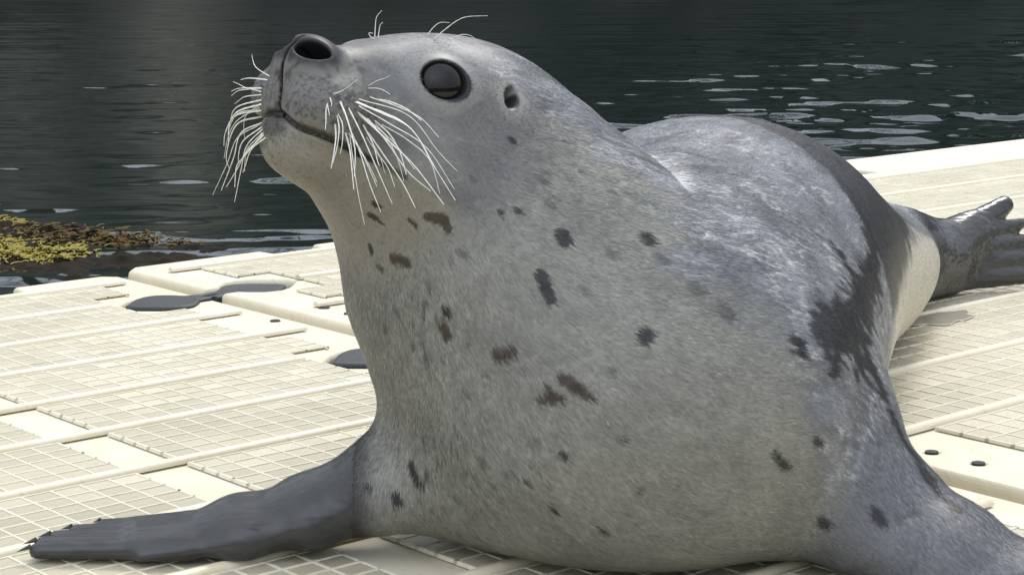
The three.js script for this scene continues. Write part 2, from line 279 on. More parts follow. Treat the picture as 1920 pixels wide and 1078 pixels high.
COUPLERS.forEach((b, i) => { // black bone shaped couplers lying in their pockets
  const s = new THREE.Shape(), half = lobe.map(([u, w]) => [u, w]);
  const pts = [...half.map(([u, w]) => [u, -w]), ...[...half].reverse().map(([u, w]) => [u, w]), ...half.map(([u, w]) => [-u, w]), ...[...half].reverse().map(([u, w]) => [-u, -w])].filter((p, q, l) => !q || p[0] !== l[q - 1][0] || p[1] !== l[q - 1][1]);
  const c = new THREE.CatmullRomCurve3(pts.map((p) => new THREE.Vector3(p[0], p[1], 0)), true, 'catmullrom', 0.5).getPoints(90).map((p) => new THREE.Vector2(p.x, p.y));
  c.pop(); s.setFromPoints(c);
  const h = new THREE.Path(); h.absellipse(0, 0, 0.013, 0.0055, 0, Math.PI * 2, true); s.holes.push(h);
  const g = new THREE.ExtrudeGeometry(s, { depth: 0.045, bevelEnabled: true, bevelSize: 0.005, bevelOffset: -0.005, bevelThickness: 0.004, bevelSegments: 3 }).rotateX(-Math.PI / 2).translate(0, -0.046, 0); uvMetres(g, 2);
  const m = tag(mesh('dock_coupler', g, rubberMat), ['black bone shaped dock coupler lying whole in the seam at the water edge', 'black dock coupler in the seam, half hidden behind the seal neck', 'black dock coupler in the seam beneath the seal', 'black dock coupler in the seam beside the seal fore flipper'][i], 'dock coupler', 'couplers in the dock seam');
  m.position.copy(dockPoint(SEAM, b, -0.004)); m.rotation.y = DOCK_TURN;
});

{ // water left on the dock below the hind flippers
  const s = new THREE.Shape(), r = rng(9); const pts = []; for (let i = 0; i < 26; i++) { const a = i / 26 * 6.283, d = 0.75 + 0.4 * noise(Math.cos(a) * 1.7, Math.sin(a) * 1.7, 4) + 0.1 * r(); pts.push(new THREE.Vector2(Math.cos(a) * 0.075 * d, Math.sin(a) * 0.045 * d)); }
  s.setFromPoints(new THREE.CatmullRomCurve3(pts.map((p) => new THREE.Vector3(p.x, p.y, 0)), true).getPoints(80).map((p) => new THREE.Vector2(p.x, p.y)).slice(0, -1));
  const g = new THREE.ExtrudeGeometry(s, { depth: 0.0006, bevelEnabled: true, bevelSize: 0.002, bevelThickness: 0.0006, bevelSegments: 2 }).rotateX(-Math.PI / 2);
  const m = tag(mesh('puddle', g, new THREE.MeshPhysicalMaterial({ color: new THREE.Color().setRGB(0.55, 0.51, 0.41), roughness: 0.04, ior: 1.333, clearcoat: 1, clearcoatRoughness: 0.02 })), 'small glossy puddle on the dock below the hind flippers', 'puddle');
  m.position.set(0.515, 0.0072, -2.395); m.rotation.y = 0.6;
}
// ---------------------------------------------------------------- the seal: one signed distance field, meshed as one skin
const smin = (a, b, k) => { const h = Math.max(k - Math.abs(a - b), 0) / k; return Math.min(a, b) - h * h * k * 0.25; };
const smax = (a, b, k) => -smin(-a, -b, k);
const ell = (x, y, z, cx, cy, cz, rx, ry, rz) => { const a = (x - cx) / rx, b = (y - cy) / ry, c = (z - cz) / rz; const k0 = Math.sqrt(a * a + b * b + c * c); const a2 = a / rx, b2 = b / ry, c2 = c / rz; const k1 = Math.sqrt(a2 * a2 + b2 * b2 + c2 * c2); return k1 < 1e-9 ? -Math.min(rx, ry, rz) : k0 * (k0 - 1) / k1; };
function cone(x, y, z, A, B) { // A, B = [x, y, z, r]
  const dx = B[0] - A[0], dy = B[1] - A[1], dz = B[2] - A[2];
  const px = x - A[0], py = y - A[1], pz = z - A[2];
  const t = clamp((px * dx + py * dy + pz * dz) / (dx * dx + dy * dy + dz * dz));
  const qx = px - dx * t, qy = py - dy * t, qz = pz - dz * t;
  return Math.sqrt(qx * qx + qy * qy + qz * qz) - lerp(A[3], B[3], t);
}
// tapered limb with an oval section; W is the unit vector of its broad side, radii r along W, r * flat across
function oval(x, y, z, A, B, W, flat) {
  const dx = B[0] - A[0], dy = B[1] - A[1], dz = B[2] - A[2];
  const px = x - A[0], py = y - A[1], pz = z - A[2];
  const t = clamp((px * dx + py * dy + pz * dz) / (dx * dx + dy * dy + dz * dz));
  const qx = px - dx * t, qy = py - dy * t, qz = pz - dz * t;
  const s = qx * W[0] + qy * W[1] + qz * W[2], r = lerp(A[3], B[3], t);
  const ox = qx - s * W[0], oy = qy - s * W[1], oz = qz - s * W[2];
  const o = Math.sqrt(ox * ox + oy * oy + oz * oz);
  const k = Math.sqrt(s * s / (r * r) + o * o / (r * r * flat * flat));
  return (k - 1) * r * flat;
}
// torso along one straight axis; stations: t, sideways shift, centre height, half width, half height
const TA = [0.080, -1.505], TB = [0.500, -2.560], TL = Math.hypot(TB[0] - TA[0], TB[1] - TA[1]), TD = [(TB[0] - TA[0]) / TL, (TB[1] - TA[1]) / TL];
const TORSO = [[-0.2, 0, 0.118, 0.185, 0.150], [0, 0.012, 0.108, 0.172, 0.132], [0.2, -0.018, 0.133, 0.188, 0.170], [0.4, -0.038, 0.134, 0.180, 0.166], [0.55, -0.048, 0.116, 0.168, 0.142], [0.73, -0.030, 0.086, 0.135, 0.100], [0.88, -0.010, 0.072, 0.095, 0.076], [1, 0, 0.068, 0.060, 0.058], [1.2, 0, 0.065, 0.04, 0.04]];
const TTAB = (() => { const n = 256, tab = []; for (let q = 0; q <= n; q++) { const t = q / n; let i = 1; while (i < TORSO.length - 3 && TORSO[i + 1][0] < t) i++; const [p0, p1, p2, p3] = [TORSO[i - 1], TORSO[i], TORSO[i + 1], TORSO[i + 2]], u = (t - p1[0]) / (p2[0] - p1[0]); const row = []; for (let c = 1; c < 5; c++) { const m1 = (p2[c] - p0[c]) / (p2[0] - p0[0]) * (p2[0] - p1[0]), m2 = (p3[c] - p1[c]) / (p3[0] - p1[0]) * (p2[0] - p1[0]); const u2 = u * u, u3 = u2 * u; row.push((2 * u3 - 3 * u2 + 1) * p1[c] + (u3 - 2 * u2 + u) * m1 + (-2 * u3 + 3 * u2) * p2[c] + (u3 - u2) * m2); } tab.push(row); } return tab; })();
function torso(x, y, z) {
  const px = x - TA[0], pz = z - TA[1], along = px * TD[0] + pz * TD[1], t = clamp(along / TL), l = along - t * TL;
  const f = t * 256, i = Math.min(255, f | 0), g = f - i, A = TTAB[i], B = TTAB[i + 1];
  const s = px * -TD[1] + pz * TD[0] - lerp(A[0], B[0], g), o = y - lerp(A[1], B[1], g), rw = lerp(A[2], B[2], g), rh = lerp(A[3], B[3], g), rl = Math.min(rw, 0.13);
  const a = s / rw, b = o / rh, c = l / rl, k0 = Math.sqrt(a * a + b * b + c * c), k1 = Math.sqrt(a * a / (rw * rw) + b * b / (rh * rh) + c * c / (rl * rl));
  return k1 < 1e-9 ? -rh : k0 * (k0 - 1) / k1;
}
// head frame
const HO = [-0.072, 0.318, -1.520];
const HM = (() => {
  const phi = 48 * Math.PI / 180, pi = 24 * Math.PI / 180, ro = 4 * Math.PI / 180;
  const F = new THREE.Vector3(-Math.sin(phi) * Math.cos(pi), Math.sin(pi), Math.cos(phi) * Math.cos(pi)), R = new THREE.Vector3(-Math.cos(phi), 0, -Math.sin(phi)), U = R.clone().cross(F);
  const R2 = R.clone().multiplyScalar(Math.cos(ro)).addScaledVector(U, Math.sin(ro)), U2 = U.clone().multiplyScalar(Math.cos(ro)).addScaledVector(R, -Math.sin(ro));
  return { F: F.toArray(), U: U2.toArray(), R: R2.toArray() };
})();
const toHead = (x, y, z) => { const a = x - HO[0], b = y - HO[1], c = z - HO[2]; const { F, U, R } = HM; return [a * F[0] + b * F[1] + c * F[2], a * U[0] + b * U[1] + c * U[2], a * R[0] + b * R[1] + c * R[2]]; };
const fromHead = (l) => [0, 1, 2].map((i) => HO[i] + l[0] * HM.F[i] + l[1] * HM.U[i] + l[2] * HM.R[i]);
const EYE_L = [0.042, 0.036, 0.0500], EYE_R = 0.0225, EYE_D = [0.42, 0.28, 0.863];
const mouthLine = (x) => { const u = (0.128 - x) / 0.095; return -0.0240 - 0.0125 * u + 0.005 * Math.sin(u * 3.0); };
function head(hx, hy, hz) {
  const az = Math.sqrt(hz * hz + 4e-7);
  let d = ell(hx, hy, az, -0.023, 0.005, 0, 0.100, 0.070, 0.083);
  d = smin(d, ell(hx, hy, az, 0.030, 0.014, 0, 0.060, 0.054, 0.060), 0.03);
  d = smin(d, cone(hx, hy, az, [0.045, 0.006, 0, 0.042], [0.116, 0.010, 0, 0.0265]), 0.03);
  d = smin(d, ell(hx, hy, az, 0.012, -0.022, 0.040, 0.060, 0.044, 0.043), 0.03);
  d = smin(d, cone(hx, hy, az, [-0.01, -0.038, 0, 0.058], [0.104, -0.034, 0, 0.0250]), 0.03);
  d = smin(d, ell(hx, hy, az, 0.098, -0.041, 0, 0.032, 0.022, 0.034), 0.016);
  // whisker pads and nose
  d = smin(d, ell(hx, hy, az, 0.106, -0.009, 0.0235, 0.034, 0.029, 0.029), 0.010);
  d = smin(d, ell(hx, hy, az, 0.124, 0.019, 0.0, 0.020, 0.0195, 0.032), 0.010);
  // eyelids: a soft bulge with an oval opening
  const ex = hx - EYE_L[0], ey = hy - EYE_L[1], ez = az - EYE_L[2], er = Math.sqrt(ex * ex + ey * ey + ez * ez);
  d = smin(d, er - (EYE_R + 0.0020), 0.018);
  { const o = ex * EYE_D[0] + ey * EYE_D[1] + ez * EYE_D[2], lx = 0.885, lz = -0.465; // along the lid slit
    const p = ex * 0.880 + ey * 0.12 - ez * 0.467, q = -ex * 0.20 + ey * 0.952 - ez * 0.215;
    d = smax(d, -ell(p, q, o, 0, 0, 0.022, 0.0190, 0.0156, 0.020), 0.003); }
  return d;
}
const follicle = (x, y, z) => { const v = (y + 0.028 + 0.12 * (x - 0.10)) / 0.0068, u = (x - 0.5 * z) / 0.0068 + 0.5 * Math.floor(v); const a = Math.sin(u * Math.PI) ** 2, b = Math.sin(v * Math.PI) ** 2; return (a * b - 0.25) * sstep(0.008, 0.02, z) * sstep(0.072, 0.09, x) * sstep(0.016, 0.004, y) * sstep(-0.036, -0.026, y); };
// openings cut after head and neck are joined
function headCut(d, hx, hy, hz) {
  const az = Math.sqrt(hz * hz + 4e-7);
  // nostrils
  { const nx = hx - 0.133, ny = hy - 0.0240, nz = az - 0.0155; const o = nx * 0.86 + ny * 0.44 + nz * 0.25, p = -nx * 0.32 + ny * 0.09 + nz * 0.94, q = nx * -0.39 + ny * 0.89 - nz * 0.22;
    d = smax(d, -ell(p, q, o, 0, 0, -0.004, 0.0138, 0.0080, 0.032), 0.004); }
  // rows of whisker follicles on the pads
  if (hx > 0.072 && hx < 0.128 && hy < 0.014 && hy > -0.036) d -= 0.0011 * Math.max(0, follicle(hx, hy, az));
  // mouth and the groove under the nose
  if (hx > 0.015) {
    const ym = mouthLine(hx) - 0.006 * sstep(0.002, 0.028, az), open = 0.0009 + 0.0008 * sstep(0.06, 0.12, hx) - 0.006 * sstep(0.080, 0.050, hx);
    d = smax(d, -Math.max(Math.abs(hy - ym) - open, -(d + 0.0042)), 0.005);
    if (hx > 0.09) d = smax(d, -Math.max(az - 0.0013, -(d + 0.004), hy - 0.034, -0.026 - hy), 0.003);
  }
  // ear opening
  { const x1 = hx + 0.0020, y1 = hy - 0.0505, z1 = az - 0.0815; d = smax(d, -ell(x1 * 0.94 + y1 * 0.34, y1 * 0.94 - x1 * 0.34, z1, 0, 0, 0, 0.0045, 0.0105, 0.017), 0.002); }
  return d;
}
// limbs: x, y, z, half breadth, half thickness
const LIMB = {
  fl: { W: [-0.20, 0.12, -0.972], J: [[0.000, 0.070, -1.520, 0.070, 0.060], [-0.105, 0.050, -1.500, 0.043, 0.028], [-0.160, 0.030, -1.500, 0.038, 0.019], [-0.214, 0.0185, -1.492, 0.036, 0.0135], [-0.290, 0.012, -1.478, 0.033, 0.009]],
    T: [[-0.367, 0.008, -1.464], [-0.366, 0.009, -1.477], [-0.358, 0.010, -1.490], [-0.345, 0.011, -1.503], [-0.326, 0.012, -1.514]] },
  fr: { W: [0.62, 0.35, -0.70], J: [[0.185, 0.095, -1.590, 0.080, 0.078], [0.245, 0.066, -1.515, 0.062, 0.048], [0.284, 0.040, -1.450, 0.052, 0.032], [0.322, 0.025, -1.405, 0.045, 0.021], [0.368, 0.017, -1.365, 0.040, 0.012]],
    T: [[0.410, 0.009, -1.320], [0.425, 0.009, -1.335], [0.432, 0.010, -1.352], [0.434, 0.011, -1.370], [0.428, 0.012, -1.390]] },
};
function slab(x, y, z, A, B, W) {
  const dx = B[0] - A[0], dy = B[1] - A[1], dz = B[2] - A[2], px = x - A[0], py = y - A[1], pz = z - A[2];
  const t = clamp((px * dx + py * dy + pz * dz) / (dx * dx + dy * dy + dz * dz)), qx = px - dx * t, qy = py - dy * t, qz = pz - dz * t;
  const s = qx * W[0] + qy * W[1] + qz * W[2], ox = qx - s * W[0], oy = qy - s * W[1], oz = qz - s * W[2], o2 = ox * ox + oy * oy + oz * oz, rb = lerp(A[3], B[3], t), rt = lerp(A[4], B[4], t);
  const k0 = Math.sqrt(s * s / (rb * rb) + o2 / (rt * rt)), k1 = Math.sqrt(s * s / rb ** 4 + o2 / rt ** 4);
  return k1 < 1e-9 ? -rt : k0 * (k0 - 1) / k1;
}
function flipper(x, y, z, { W, J, T }) {
  let f = 1e9;
  for (let i = 0; i < J.length - 1; i++) f = i ? smin(f, slab(x, y, z, J[i], J[i + 1], W), 0.032) : slab(x, y, z, J[0], J[1], W);
  const E = J[J.length - 1];
  for (let i = 0; i < 5; i++) { const o = (i - 2) * 0.36 * E[3]; f = smin(f, cone(x, y, z, [lerp(E[0], J[J.length - 2][0], 0.45) + W[0] * o, lerp(E[1], J[J.length - 2][1], 0.45) + W[1] * o - 0.002, lerp(E[2], J[J.length - 2][2], 0.45) + W[2] * o, 0.0085], [...T[i], 0.0066]), 0.009); }
  return f;
}
// hind flippers: ankle, a raised leading digit, four more digits fanning down from it, webs between
const HIND = [[0.664, 0.116, -2.636, 0.0125], [0.696, 0.092, -2.640, 0.0065], [0.714, 0.072, -2.632, 0.0060], [0.722, 0.050, -2.620, 0.0065], [0.715, 0.026, -2.605, 0.0095]];
function hind(x, y, z) {
  let f = cone(x, y, z, [0.450, 0.068, -2.470, 0.064], [0.560, 0.050, -2.555, 0.043]);
  f = smin(f, cone(x, y, z, [0.545, 0.058, -2.545, 0.040], [0.605, 0.078, -2.595, 0.029]), 0.02);
  let g = cone(x, y, z, [0.585, 0.072, -2.580, 0.030], HIND[0]);
  for (let i = 1; i < 5; i++) { const o = (i - 2) * 0.010; g = smin(g, cone(x, y, z, [0.575, 0.062 - o * 1.6, -2.565, 0.020], HIND[i]), 0.006); }
  for (let i = 0; i < 4; i++) { const A = HIND[i], B = HIND[i + 1]; g = smin(g, cone(x, y, z, [0.60, 0.06, -2.578, 0.012], [(A[0] + B[0]) / 2 - 0.028, (A[1] + B[1]) / 2 - 0.002, (A[2] + B[2]) / 2 + 0.003, 0.0055]), 0.012); }
  return smin(f, g, 0.018);
}
function sealField(x, y, z) {
  let d = torso(x, y, z);
  // neck
  let n = cone(x, y, z, [0.075, 0.155, -1.545, 0.143], [-0.016, 0.250, -1.545, 0.118]);
  n = smin(n, cone(x, y, z, [-0.016, 0.250, -1.545, 0.118], [-0.045, 0.305, -1.540, 0.092]), 0.03);
  d = smin(d, n, lerp(0.030, 0.125, Math.max(sstep(-1.62, -1.46, z), sstep(0.290, 0.245, y), sstep(0.075, 0.14, x))));
  if (y > 0.16 && x < 0.12 && z > -1.72) { const l = toHead(x, y, z); d = headCut(smin(d, head(l[0], l[1], l[2]), 0.03), l[0], l[1], l[2]); }
  d = smax(d, 0.003 - y, 0.03);
  if (x < 0.06 && y < 0.25) d = smin(d, flipper(x, y, z, LIMB.fl) + 0.00022 * noise(x * 60, y * 260, z * 260), 0.040);
  if (x > 0.1 && y < 0.25 && z > -1.85) d = smin(d, flipper(x, y, z, LIMB.fr), 0.060);
  if (x > 0.3 && z < -2.2) d = smin(d, hind(x, y, z) + 0.0009 * noise(x * 60, y * 190, z * 120), 0.035);
  return smax(d, 0.0015 - y, 0.004);
}
// ---- surface nets on a grid that is finer round the head
function axis(lo, hi, flo, fhi, coarse, fine) { const a = []; const run = (p, q, s) => { const n = Math.max(1, Math.round((q - p) / s)); for (let i = 0; i < n; i++) a.push(p + (q - p) * i / n); }; run(lo, flo, coarse); run(flo, fhi, fine); run(fhi, hi, coarse); a.push(hi); return Float64Array.from(a); }
function surfaceNets(field, X, Y, Z) {
  const nx = X.length, ny = Y.length, nz = Z.length, id = (i, j, k) => (k * ny + j) * nx + i;
  const v = new Float32Array(nx * ny * nz).fill(NaN), B = 8;
  const blocks = [];
  for (let k = 0; k < nz - 1; k += B) for (let j = 0; j < ny - 1; j += B) for (let i = 0; i < nx - 1; i += B) {
    const i1 = Math.min(i + B, nx - 1), j1 = Math.min(j + B, ny - 1), k1 = Math.min(k + B, nz - 1);
    const r = Math.hypot(X[i1] - X[i], Y[j1] - Y[j], Z[k1] - Z[k]) / 2;
    if (Math.abs(field((X[i] + X[i1]) / 2, (Y[j] + Y[j1]) / 2, (Z[k] + Z[k1]) / 2)) > r * 1.6 + 0.012) continue;
    blocks.push([i, j, k, i1, j1, k1]);
    for (let c = k; c <= k1; c++) for (let b = j; b <= j1; b++) for (let a = i; a <= i1; a++) { const q = id(a, b, c); if (v[q] !== v[q]) v[q] = field(X[a], Y[b], Z[c]); }
  }
  const pos = [], at = new Map(), C = [[0, 0, 0], [1, 0, 0], [0, 1, 0], [1, 1, 0], [0, 0, 1], [1, 0, 1], [0, 1, 1], [1, 1, 1]], E = [[0, 1], [2, 3], [4, 5], [6, 7], [0, 2], [1, 3], [4, 6], [5, 7], [0, 4], [1, 5], [2, 6], [3, 7]];
  const g = new Float64Array(8), cells = [];
  for (const [i0, j0, k0, i1, j1, k1] of blocks) for (let k = k0; k < k1; k++) for (let j = j0; j < j1; j++) for (let i = i0; i < i1; i++) {
    let m = 0; for (let c = 0; c < 8; c++) { g[c] = v[id(i + C[c][0], j + C[c][1], k + C[c][2])]; if (g[c] < 0) m |= 1 << c; }
    if (m === 0 || m === 255) continue;
    let sx = 0, sy = 0, sz = 0, n = 0;
    for (const [a, b] of E) if ((g[a] < 0) !== (g[b] < 0)) { const t = g[a] / (g[a] - g[b]); sx += lerp(X[i + C[a][0]], X[i + C[b][0]], t); sy += lerp(Y[j + C[a][1]], Y[j + C[b][1]], t); sz += lerp(Z[k + C[a][2]], Z[k + C[b][2]], t); n++; }
    at.set(id(i, j, k), pos.length / 3); cells.push(i, j, k); pos.push(sx / n, sy / n, sz / n);
  }
  const idx = [], quad = (a, b, c, d, flip) => { if (a === undefined || b === undefined || c === undefined || d === undefined) return; if (flip) idx.push(a, c, b, a, d, c); else idx.push(a, b, c, a, c, d); };
  for (let q = 0; q < cells.length; q += 3) {
    const i = cells[q], j = cells[q + 1], k = cells[q + 2], o = v[id(i, j, k)] < 0;
    if (i && j && k) {
      if (o !== v[id(i + 1, j, k)] < 0) quad(at.get(id(i, j - 1, k - 1)), at.get(id(i, j, k - 1)), at.get(id(i, j, k)), at.get(id(i, j - 1, k)), !o);
      if (o !== v[id(i, j + 1, k)] < 0) quad(at.get(id(i - 1, j, k - 1)), at.get(id(i, j, k - 1)), at.get(id(i, j, k)), at.get(id(i - 1, j, k)), o);
      if (o !== v[id(i, j, k + 1)] < 0) quad(at.get(id(i - 1, j - 1, k)), at.get(id(i, j - 1, k)), at.get(id(i, j, k)), at.get(id(i - 1, j, k)), !o);
    }
  }
  // onto the surface, with normals from the field
  const P = Float32Array.from(pos), N = new Float32Array(P.length), e = 0.0007;
  for (let q = 0; q < P.length; q += 3) {
    for (let it = 0; it < 2; it++) {
      const x = P[q], y = P[q + 1], z = P[q + 2];
      let a = field(x + e, y, z) - field(x - e, y, z), b = field(x, y + e, z) - field(x, y - e, z), c = field(x, y, z + e) - field(x, y, z - e);
      const l = Math.hypot(a, b, c) || 1, gl = l / (2 * e); a /= l; b /= l; c /= l;
      N[q] = a; N[q + 1] = b; N[q + 2] = c;
      if (it === 0) { const d = clamp(field(x, y, z) / Math.max(gl, 0.3), -0.002, 0.002); P[q] -= a * d; P[q + 1] -= b * d; P[q + 2] -= c * d; }
    }
  }
  const G = new THREE.BufferGeometry();
  G.setAttribute('position', new THREE.BufferAttribute(P, 3)); G.setAttribute('normal', new THREE.BufferAttribute(N, 3)); G.setIndex(idx);
  return G;
}
const COARSE = 0.0042, FINE = 0.0017, HAIRS = 330000;
const sealGeo = surfaceNets(sealField, axis(-0.42, 0.85, -0.27, 0.05, COARSE, FINE), axis(-0.01, 0.45, 0.22, 0.44, COARSE, FINE), axis(-2.95, -1.30, -1.64, -1.36, COARSE, FINE));
console.log('seal vertices', sealGeo.attributes.position.count, 'triangles', sealGeo.index.count / 3);
// marks on the coat (two ends, radius, kind: 0 black, 1 brown, 2 grey), the dark wet band on the flank, whisker curves
const SPOTS = [[0.035, 0.264, -1.412, 0.037, 0.260, -1.410, 0.0050, 0], [0.020, 0.237, -1.399, 0.023, 0.229, -1.396, 0.0046, 0], [0.023, 0.227, -1.395, 0.027, 0.220, -1.391, 0.0050, 0], [-0.049, 0.208, -1.413, -0.047, 0.206, -1.413, 0.0035, 0], [-0.052, 0.197, -1.415, -0.048, 0.189, -1.412, 0.0039, 1], [-0.011, 0.180, -1.391, -0.006, 0.180, -1.389, 0.0058, 1], [-0.001, 0.186, -1.388, 0.002, 0.181, -1.386, 0.0031, 1], [0.093, 0.198, -1.371, 0.094, 0.196, -1.370, 0.0057, 0], [0.034, 0.168, -1.370, 0.043, 0.162, -1.366, 0.0046, 1], [0.045, 0.161, -1.365, 0.053, 0.156, -1.362, 0.0038, 1], [0.020, 0.151, -1.372, 0.032, 0.154, -1.368, 0.0057, 1], [0.024, 0.161, -1.372, 0.027, 0.157, -1.370, 0.0034, 1], [0.188, 0.110, -1.368, 0.196, 0.100, -1.373, 0.0042, 0], [-0.076, 0.081, -1.449, -0.070, 0.067, -1.444, 0.0032, 0], [-0.111, 0.063, -1.456, -0.109, 0.062, -1.455, 0.0024, 0], [-0.089, 0.056, -1.450, -0.087, 0.052, -1.449, 0.0024, 0], [-0.062, 0.275, -1.427, -0.051, 0.273, -1.425, 0.0039, 1], [-0.049, 0.271, -1.424, -0.047, 0.266, -1.423, 0.0019, 1], [-0.076, 0.272, -1.431, -0.071, 0.268, -1.430, 0.0031, 0], [-0.105, 0.273, -1.443, -0.094, 0.266, -1.440, 0.0020, 0], [-0.087, 0.242, -1.441, -0.078, 0.240, -1.435, 0.0039, 1], [-0.107, 0.249, -1.455, -0.105, 0.243, -1.455, 0.0020, 0], [-0.101, 0.234, -1.453, -0.098, 0.232, -1.450, 0.0024, 0], [0.150, 0.213, -1.387, 0.157, 0.206, -1.385, 0.0053, 2], [0.129, 0.229, -1.394, 0.132, 0.226, -1.392, 0.0042, 2], [0.096, 0.262, -1.419, 0.098, 0.258, -1.415, 0.0035, 0], [0.106, 0.248, -1.408, 0.110, 0.245, -1.405, 0.0042, 2], [0.245, 0.110, -1.411, 0.256, 0.105, -1.422, 0.0035, 2], [0.219, 0.116, -1.386, 0.225, 0.114, -1.391, 0.0027, 0], [0.287, 0.054, -1.404, 0.297, 0.058, -1.407, 0.0055, 2], [0.292, 0.062, -1.413, 0.299, 0.063, -1.415, 0.0032, 2], [0.306, 0.058, -1.408, 0.307, 0.058, -1.408, 0.0024, 2], [0.268, 0.058, -1.405, 0.272, 0.052, -1.402, 0.0047, 0], [0.224, 0.053, -1.399, 0.231, 0.049, -1.401, 0.0039, 0], [-0.036, 0.150, -1.403, -0.032, 0.148, -1.400, 0.0027, 2], [-0.002, 0.330, -1.448, 0.002, 0.327, -1.448, 0.0027, 0], [0.076, 0.127, -1.353, 0.078, 0.124, -1.353, 0.0023, 0], [0.034, 0.115, -1.363, 0.038, 0.110, -1.363, 0.0023, 0], [0.027, 0.070, -1.375, 0.030, 0.066, -1.375, 0.0027, 0], [0.062, 0.056, -1.370, 0.066, 0.052, -1.371, 0.0027, 0], [0.006, 0.171, -1.382, 0.008, 0.172, -1.381, 0.0019, 2], [-0.021, 0.165, -1.395, -0.018, 0.164, -1.393, 0.0019, 2], [0.068, 0.175, -1.364, 0.072, 0.173, -1.363, 0.0019, 2], [-0.102, 0.283, -1.437, -0.097, 0.280, -1.436, 0.0016, 0], [-0.031, 0.304, -1.429, -0.027, 0.301, -1.429, 0.0023, 2], [-0.012, 0.315, -1.437, -0.008, 0.312, -1.437, 0.0020, 2], [0.019, 0.303, -1.437, 0.023, 0.299, -1.435, 0.0027, 2], [0.002, 0.281, -1.422, 0.006, 0.279, -1.421, 0.0023, 0], [-0.010, 0.280, -1.422, -0.008, 0.278, -1.421, 0.0019, 0], [0.050, 0.228, -1.392, 0.053, 0.225, -1.389, 0.0023, 2], [0.069, 0.253, -1.407, 0.073, 0.249, -1.405, 0.0031, 2], [-0.039, 0.251, -1.417, -0.034, 0.249, -1.415, 0.0016, 2], [-0.065, 0.214, -1.422, -0.063, 0.211, -1.421, 0.0020, 2], [-0.079, 0.196, -1.433, -0.077, 0.193, -1.433, 0.0016, 2], [0.109, 0.151, -1.354, 0.114, 0.147, -1.354, 0.0023, 2], [0.140, 0.172, -1.363, 0.143, 0.167, -1.362, 0.0023, 2], [0.132, 0.116, -1.353, 0.135, 0.113, -1.353, 0.0015, 0], [0.087, 0.092, -1.355, 0.091, 0.086, -1.356, 0.0019, 0], [0.008, 0.089, -1.378, 0.012, 0.087, -1.377, 0.0015, 0], [-0.023, 0.101, -1.396, -0.020, 0.097, -1.395, 0.0019, 2], [-0.043, 0.121, -1.409, -0.041, 0.117, -1.408, 0.0016, 2], [0.015, 0.123, -1.372, 0.018, 0.121, -1.370, 0.0019, 2], ];
const BAND = [[0.299, 0.254, -1.757, 0.0067], [0.309, 0.234, -1.729, 0.0085], [0.314, 0.214, -1.702, 0.0102], [0.306, 0.192, -1.640, 0.0117], [0.282, 0.190, -1.555, 0.0171], [0.263, 0.184, -1.494, 0.0197], [0.238, 0.184, -1.437, 0.0174], [0.265, 0.167, -1.479, 0.0139], [0.278, 0.148, -1.488, 0.0091], [0.287, 0.130, -1.490, 0.0062], [0.297, 0.106, -1.484, 0.0041], [0.309, 0.085, -1.467, 0.0037], [0.316, 0.072, -1.441, 0.0036], [0.328, 0.058, -1.409, 0.0032], [0.224, 0.194, -1.425, 0.0118], [0.209, 0.186, -1.403, 0.0085], [0.266, 0.222, -1.568, 0.0094], ];
